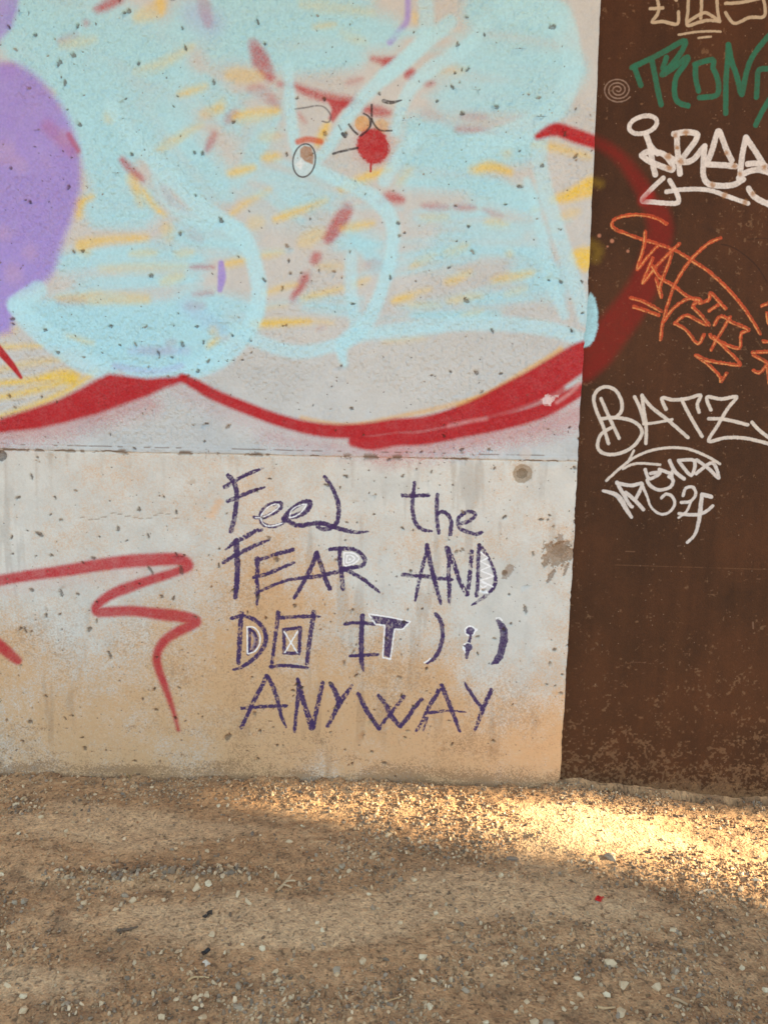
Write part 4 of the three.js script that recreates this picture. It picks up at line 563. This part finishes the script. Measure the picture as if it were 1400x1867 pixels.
function brokenStone(s) {                                          // an angular chip: the hull of a dozen uneven corners
  const p = []; const f = 0.5 + 0.35 * hash(1, 5, s), w = 0.6 + 0.4 * hash(2, 5, s);
  for (let i = 0; i < 13; i++) { const y = 1 - 2 * (i + 0.5) / 13, a = i * 2.4 + hash(i, 6, s) * 1.3, r = Math.sqrt(1 - y * y), k = 0.72 + 0.4 * hash(i, 7, s); p.push(new THREE.Vector3(Math.cos(a) * r * k, y * k * f, Math.sin(a) * r * k * w)); }
  const g = new ConvexGeometry(p); g.computeVertexNormals(); return g;
}
const bigGeo = []; for (let i = 0; i < 14; i++) bigGeo.push(brokenStone(500 + i * 13));
const smallGeo = []; for (let i = 0; i < 3; i++) smallGeo.push(stoneGeo(900 + i * 17, 0, 0.7));
const tones = [L(184, 152, 114), L(142, 122, 100), L(166, 130, 92), L(126, 102, 78), L(196, 168, 132), L(146, 108, 74)];
const clump = (x, z) => fbm(x * 2.3 + 1, z * 3.4, 420, 3) * 0.6 + fbm(x * 9, z * 9, 510, 3) * 0.4;
{
  const spots = [[], [], []], mt = new THREE.Matrix4(), qt = new THREE.Quaternion(), eu = new THREE.Euler(), sc = new THREE.Vector3(), ps = new THREE.Vector3(), cc = new THREE.Color(); let tries = 0;
  while (spots[0].length + spots[1].length + spots[2].length < 40000 && tries++ < 900000) {
    const x = -2.0 + rnd() * 3.6, z = -0.01 + rnd() * 1.85, ridge = Math.exp(-Math.pow((z - 0.66 - 0.03 * Math.sin(x * 4)) / 0.045, 2)) * sst(-1.15, -0.95, x) * (1 - sst(-0.5, -0.25, x)), base = Math.exp(-z / 0.1);
    const p = (0.06 + 0.9 * Math.pow(sst(0.34, 0.62, clump(x, z)), 2)) * (1 - 0.88 * trodden(x, z)) + 1.0 * ridge + 0.22 * base; if (rnd() > p) continue;
    let s = 0.0017 + 0.0072 * Math.pow(rnd(), 2.7); if (ridge > 0.4) s *= 1.5; spots[(rnd() * 3) | 0].push([x, z, s, rnd()]);
  }
  const g = group('gravel'); g.userData = { kind: 'stuff', label: 'fine gravel and grit scattered over the dirt' };
  spots.forEach((list, i) => {
    const im = new THREE.InstancedMesh(smallGeo[i], new THREE.MeshStandardMaterial({ roughness: 0.9 }), list.length); im.name = 'grit'; im.castShadow = im.receiveShadow = true; im.userData.kind = 'stuff';
    list.forEach(([x, z, s, t], k) => { eu.set(t * 50, t * 91, t * 33); qt.setFromEuler(eu); sc.set(s * (1 + 0.5 * hash(k, 1, i)), s * 0.85, s); ps.set(x, gh(x, z) + s * 0.25, z); im.setMatrixAt(k, mt.compose(ps, qt, sc)); const c = tones[(hash(k, 2, i) * 6) | 0], v = 0.7 + 0.55 * hash(k, 3, i); im.setColorAt(k, cc.setRGB(c[0] * v, c[1] * v, c[2] * v)); });
    g.add(im);
  });
}
const stoneLabel = { cream: 'cream angular stone', grey: 'grey angular stone', tan: 'tan brown stone', white: 'small whitish stone', slate: 'dark slate grey stone' };
let stones = 0;
function stone(x, z, r, kind, label, sq = 1) {
  const o = mesh('stone', bigGeo[(rnd() * bigGeo.length) | 0], stoneMats[kind], scene);
  o.scale.set(r * (1 + rnd() * 0.35), r * sq, r); o.rotation.set((rnd() - 0.5) * 0.5, rnd() * 6.28, (rnd() - 0.5) * 0.5); o.position.set(x, gh(x, z) + r * 0.22 * sq, z); stones++;
  const ridge = Math.abs(z - 0.66 - 0.03 * Math.sin(x * 4)) < 0.07 && x > -1.15 && x < -0.25, zone = z < 0.13 ? 'against the foot of the wall' : ridge ? 'on the scraped-up gravel ridge' : x > 0.25 && z < 0.62 ? 'in the sunlit dirt' : 'on the open shaded dirt';
  tag(o, label ?? stoneLabel[kind] + ' ' + zone, 'stone', label ? undefined : kind + ' stones ' + zone);
}
const onGround = (u, v) => { let p = toPlane(u, v, 'y', 0); p = toPlane(u, v, 'y', gh(p[0], p[2])); return [p[0], p[2]]; };
const SP = (u, v, r, kind, label, sq) => { const [x, z] = onGround(u, v + r * 0.6); stone(x, z, r * 2.0e-3, kind, label, sq); };
for (const [view, list] of [[[0, 1550, 2], [[5, 85, 13, 'white'], [243, 22, 12, 'cream'], [308, 188, 18, 'cream'], [485, 180, 15, 'cream'], [600, 178, 12, 'cream'], [630, 148, 11, 'white'], [720, 130, 24, 'cream'], [868, 155, 16, 'white'], [905, 183, 17, 'cream'], [455, 160, 16, 'grey'], [225, 385, 14, 'tan'], [355, 430, 15, 'tan'], [85, 530, 15, 'white'], [88, 577, 20, 'cream'], [870, 490, 20, 'grey'], [868, 568, 18, 'grey'], [957, 352, 14, 'white'], [820, 375, 10, 'white'], [710, 535, 15, 'cream'], [755, 523, 16, 'cream'], [740, 605, 16, 'cream'], [715, 575, 11, 'white'], [560, 525, 11, 'cream'], [370, 557, 13, 'cream'], [1005, 437, 13, 'cream'], [1228, 435, 18, 'grey'], [1322, 402, 16, 'cream'], [1175, 288, 12, 'white'], [1157, 262, 12, 'white'], [1130, 100, 10, 'white'], [1015, 470, 14, 'cream'], [1104, 560, 10, 'cream'], [1245, 60, 14, 'grey'], [1272, 75, 14, 'cream'], [1240, 95, 11, 'white'], [1055, 212, 13, 'cream'], [425, 212, 12, 'cream'], [90, 182, 15, 'grey'], [55, 187, 13, 'grey'], [30, 490, 12, 'cream'], [590, 605, 12, 'cream'], [660, 545, 11, 'tan'], [1140, 465, 14, 'tan'], [950, 605, 10, 'cream'], [1360, 205, 14, 'grey'], [1345, 155, 10, 'white'], [690, 30, 13, 'grey'], [480, 375, 9, 'tan'], [885, 342, 8, 'white'], [780, 480, 9, 'cream']]],
  [[700, 1550, 2], [[425, 88, 14, 'cream'], [830, 12, 22, 'cream'], [724, 35, 11, 'white'], [752, 43, 11, 'white'], [170, 195, 17, 'cream'], [188, 225, 13, 'white'], [140, 388, 20, 'white'], [108, 467, 11, 'white'], [182, 472, 15, 'cream'], [168, 568, 13, 'white'], [820, 404, 24, 'cream'], [870, 485, 24, 'cream'], [812, 524, 15, 'white'], [862, 590, 18, 'cream'], [995, 495, 18, 'cream'], [860, 435, 14, 'tan'], [1040, 527, 13, 'cream'], [1060, 437, 17, 'grey'], [1103, 432, 11, 'white'], [1300, 138, 15, 'cream'], [1355, 103, 17, 'white'], [1018, 135, 12, 'cream'], [1160, 88, 12, 'white'], [1052, 285, 15, 'cream'], [1146, 248, 10, 'white'], [1305, 422, 12, 'white'], [548, 622, 17, 'cream'], [600, 625, 20, 'grey'], [575, 540, 18, 'tan'], [520, 548, 12, 'cream'], [700, 465, 11, 'white'], [715, 524, 13, 'cream'], [685, 555, 11, 'cream'], [370, 625, 12, 'white'], [655, 578, 10, 'cream'], [1390, 510, 14, 'white'], [550, 372, 18, 'tan'], [480, 585, 9, 'cream'], [390, 452, 11, 'white'], [760, 452, 12, 'grey'], [60, 105, 14, 'grey'], [108, 103, 13, 'cream'], [60, 262, 13, 'cream'], [1015, 20, 9, 'white'], [935, 435, 12, 'grey'], [265, 220, 8, 'white']]],
  [[0, 1300, 2.8], [[82, 460, 20, 'white'], [120, 430, 22, 'cream'], [212, 525, 20, 'cream'], [232, 470, 15, 'cream'], [340, 597, 20, 'white'], [457, 545, 15, 'cream'], [98, 607, 15, 'white'], [545, 377, 14, 'white'], [487, 412, 13, 'cream'], [340, 735, 16, 'grey'], [1117, 468, 18, 'white'], [1160, 425, 22, 'grey'], [920, 408, 12, 'white'], [1060, 697, 20, 'cream'], [990, 740, 14, 'cream'], [935, 738, 13, 'white'], [880, 690, 14, 'grey'], [10, 820, 18, 'white'], [630, 605, 14, 'tan'], [290, 505, 12, 'cream'], [125, 645, 12, 'tan']]],
  [[450, 1300, 2.8], [[133, 413, 16, 'cream'], [230, 487, 17, 'cream'], [180, 412, 10, 'white'], [877, 378, 18, 'grey'], [818, 440, 13, 'white'], [1145, 420, 16, 'white'], [1190, 402, 18, 'grey'], [925, 567, 18, 'white'], [775, 462, 12, 'white'], [578, 565, 15, 'cream'], [650, 715, 22, 'cream'], [490, 775, 18, 'grey'], [522, 805, 20, 'cream'], [460, 800, 18, 'grey'], [740, 805, 24, 'tan'], [1297, 823, 16, 'white'], [355, 722, 16, 'grey'], [220, 650, 20, 'cream'], [280, 572, 13, 'white'], [1075, 440, 9, 'white'], [960, 465, 14, 'tan'], [375, 690, 10, 'cream'], [920, 690, 12, 'grey']]],
  [[900, 1300, 2.8], [[543, 408, 16, 'white'], [455, 415, 10, 'white'], [398, 405, 16, 'cream'], [1113, 470, 20, 'cream'], [1018, 490, 13, 'white'], [455, 745, 15, 'white'], [495, 760, 14, 'white'], [1070, 825, 15, 'cream'], [1215, 792, 12, 'white'], [38, 822, 16, 'white'], [1095, 770, 12, 'cream'], [1238, 685, 18, 'cream'], [845, 450, 11, 'cream'], [940, 470, 15, 'tan'], [710, 495, 10, 'white'], [595, 368, 9, 'white'], [740, 420, 14, 'grey'], [870, 425, 10, 'cream']]]]) for (const [x, y, r, kind] of list) SP(view[0] + x / view[2], view[1] + y / view[2], r / view[2] * 0.8, kind);
SP(935, 1559, 12, 'slate', 'flat slate grey stone at the edge of the sunlit dirt', 0.45); SP(1113, 1557, 13, 'grey', 'pinkish grey stone with a long shadow in the sunlit dirt', 0.8); SP(380, 1608, 8.5, 'white', 'largest whitish stone on the scraped-up gravel ridge', 0.9);
while (stones < 296) {
  const ridge = rnd() < 0.22, x = ridge ? -1.1 + rnd() * 0.8 : -1.7 + rnd() * 3, z = ridge ? 0.66 + 0.03 * Math.sin(x * 4) + (rnd() - 0.5) * 0.08 : Math.pow(rnd(), 1.2) * 1.6 + 0.03; if (!ridge && rnd() > sst(0.36, 0.6, clump(x, z)) * (1 - 0.8 * trodden(x, z))) continue;
  stone(x, z, 0.005 + 0.008 * Math.pow(rnd(), 2), ['cream', 'grey', 'tan', 'grey', 'cream', 'slate'][(rnd() * 6) | 0]);
}

// ------------------------------------------------------------------ small litter: twigs, straws, scraps
function twig(pts, r, color, label, name, cat, fork) {
  const P = pts.map(([u, v, up]) => { const [x, z] = onGround(u, v); return new THREE.Vector3(x, gh(x, z) + r * 0.9 + (up || 0), z); });
  const g = group(name); const b = P[0].clone(); g.position.copy(b); tag(g, label, cat);
  const mt = new THREE.MeshStandardMaterial({ color: new THREE.Color().setRGB(...color), roughness: 0.9 });
  const curve = new THREE.CatmullRomCurve3(P.map((p) => p.clone().sub(b))), tube = new THREE.TubeGeometry(curve, 18, r, 7), a = tube.attributes.position;
  for (let i = 0; i <= 18; i++) { const c = curve.getPointAt(i / 18), k = 1 - 0.45 * i / 18; for (let j = 0; j <= 7; j++) { const q = i * 8 + j, w = k * (0.85 + 0.3 * hash(i, j % 7, 5)); a.setXYZ(q, c.x + (a.getX(q) - c.x) * w, c.y + (a.getY(q) - c.y) * w, c.z + (a.getZ(q) - c.z) * w); } }
  tube.computeVertexNormals(); mesh('stem', tube, mt, g);
  for (const [t, du, dv, up] of fork ?? []) { const s = curve.getPointAt(t), e = s.clone().add(new THREE.Vector3(du, up, dv)); mesh('side_shoot', new THREE.TubeGeometry(new THREE.CatmullRomCurve3([s, s.clone().lerp(e, 0.5).add(new THREE.Vector3(0.002, 0.002, 0)), e]), 8, r * 0.6, 6), mt, g); }
}
twig([[214, 1699], [232, 1697], [252, 1692]], 0.0050, L(104, 84, 66), 'short dark brown twig lying on smooth dirt', 'twig', 'twig', [[0.15, 0.008, 0.02, 0.004]]);
twig([[341, 1793], [352, 1784], [367, 1783], [382, 1785]], 0.0034, L(196, 162, 116), 'thin pale bent twig among cream stones', 'twig', 'twig', [[0.5, 0.004, 0.012, 0.002]]);
twig([[505, 1627], [518, 1614], [532, 1600, 0.006]], 0.0052, L(192, 162, 124), 'pale splintered stick at the end of the gravel ridge', 'twig', 'twig', [[0.4, 0.03, 0.02, 0.004], [0.6, 0.03, 0.004, 0.006]]);
twig([[1088, 1838], [1102, 1840], [1121, 1839]], 0.0042, L(190, 154, 110), 'straight pale stick on the gravel', 'twig', 'twig');
twig([[1222, 1822], [1238, 1827], [1252, 1835]], 0.0058, L(168, 136, 100), 'thick tan splinter beside pale stones', 'twig', 'twig');
twig([[700, 1828], [718, 1823], [735, 1818]], 0.0024, L(188, 150, 104), 'thin straw stalk beside reddish dirt', 'straw', 'straw');
twig([[783, 1680], [790, 1673], [800, 1667]], 0.0020, L(196, 166, 124), 'thin straw stalk beside a white stone', 'straw', 'straw');
twig([[218, 1745], [226, 1772], [232, 1800]], 0.0022, L(150, 116, 78), 'long faint straw half buried in dirt', 'straw', 'straw');
twig([[1272, 1630], [1290, 1627], [1304, 1631]], 0.0052, L(176, 156, 130), 'short pale stick below the sunlit dirt', 'twig', 'twig');
function scrap(u, v, w, h, color, label, name, cat, rough = 0.6) {           // a crumpled flake with thickness
  const [x, z] = onGround(u, v), g = new THREE.BoxGeometry(w, 0.004, h, 6, 1, 5), p = g.attributes.position;
  for (let i = 0; i < p.count; i++) { const X = p.getX(i), Zz = p.getZ(i), k = 1 + 0.35 * (vn(X * 160 + u, Zz * 160, 9) - 0.5) * 2; p.setXYZ(i, X * k, p.getY(i) + 0.010 * (vn(X * 110 + u, Zz * 110, 11) - 0.3), Zz * k); }
  g.computeVertexNormals(); const o = mesh(name, g, new THREE.MeshStandardMaterial({ color: new THREE.Color().setRGB(...color), roughness: rough }), scene); o.position.set(x, gh(x, z) + 0.003, z); o.rotation.y = u * 0.7; tag(o, label, cat);
}
scrap(1092, 1641, 0.022, 0.018, L(196, 34, 34), 'tiny bright red plastic scrap on the dirt', 'plastic_scrap', 'litter', 0.45);
scrap(374, 1738, 0.022, 0.012, L(34, 32, 32), 'small black crumpled scrap on the dirt', 'leaf_scrap', 'litter'); scrap(378, 1758, 0.016, 0.012, L(214, 198, 176), 'small white paper scrap below the black scrap', 'paper_scrap', 'litter', 0.9);
scrap(382, 1668, 0.016, 0.012, L(50, 42, 36), 'first of two dark leaf crumbs on smooth dirt, the larger one', 'leaf_scrap', 'litter'); scrap(374, 1673, 0.010, 0.010, L(52, 44, 38), 'second of two dark leaf crumbs on smooth dirt, the smaller one', 'leaf_scrap', 'litter');
// dry sprouts at the foot of the wall
function sprout(u, v, n, hgt, label) {
  const x = toPlane(u, v, 'z', 0.03)[0], z = 0.03, g = group('dry_sprout'); g.position.set(x, gh(x, z) - 0.003, z); tag(g, label, 'plant', label === SPR ? 'dry sprouts along the wall foot' : undefined);
  const mt = new THREE.MeshStandardMaterial({ color: new THREE.Color().setRGB(...L(170, 140, 92)), roughness: 0.9 });
  for (let i = 0; i < n; i++) { const a = rnd() * 6.28, l = hgt * (0.6 + 0.5 * rnd()), e = new THREE.Vector3(Math.cos(a) * l * 0.5, l, Math.abs(Math.sin(a)) * l * 0.5); mesh('stalk', new THREE.TubeGeometry(new THREE.CatmullRomCurve3([new THREE.Vector3(), new THREE.Vector3(e.x * 0.2, l * 0.55, e.z * 0.2), e]), 8, 0.0011, 5), mt, g); }
}
const SPR = 'tiny dry straw sprout at the wall foot';
sprout(237, 1425, 5, 0.045, 'forked dry sprout at the foot of the concrete wall, tallest of them');
for (const [u, v] of [[170, 1425], [318, 1422], [500, 1425], [578, 1425], [735, 1432], [765, 1442], [1112, 1442]]) sprout(u, v, 2 + ((rnd() * 2) | 0), 0.022, SPR);

console.log('done', stones);
renderer.render(scene, camera);
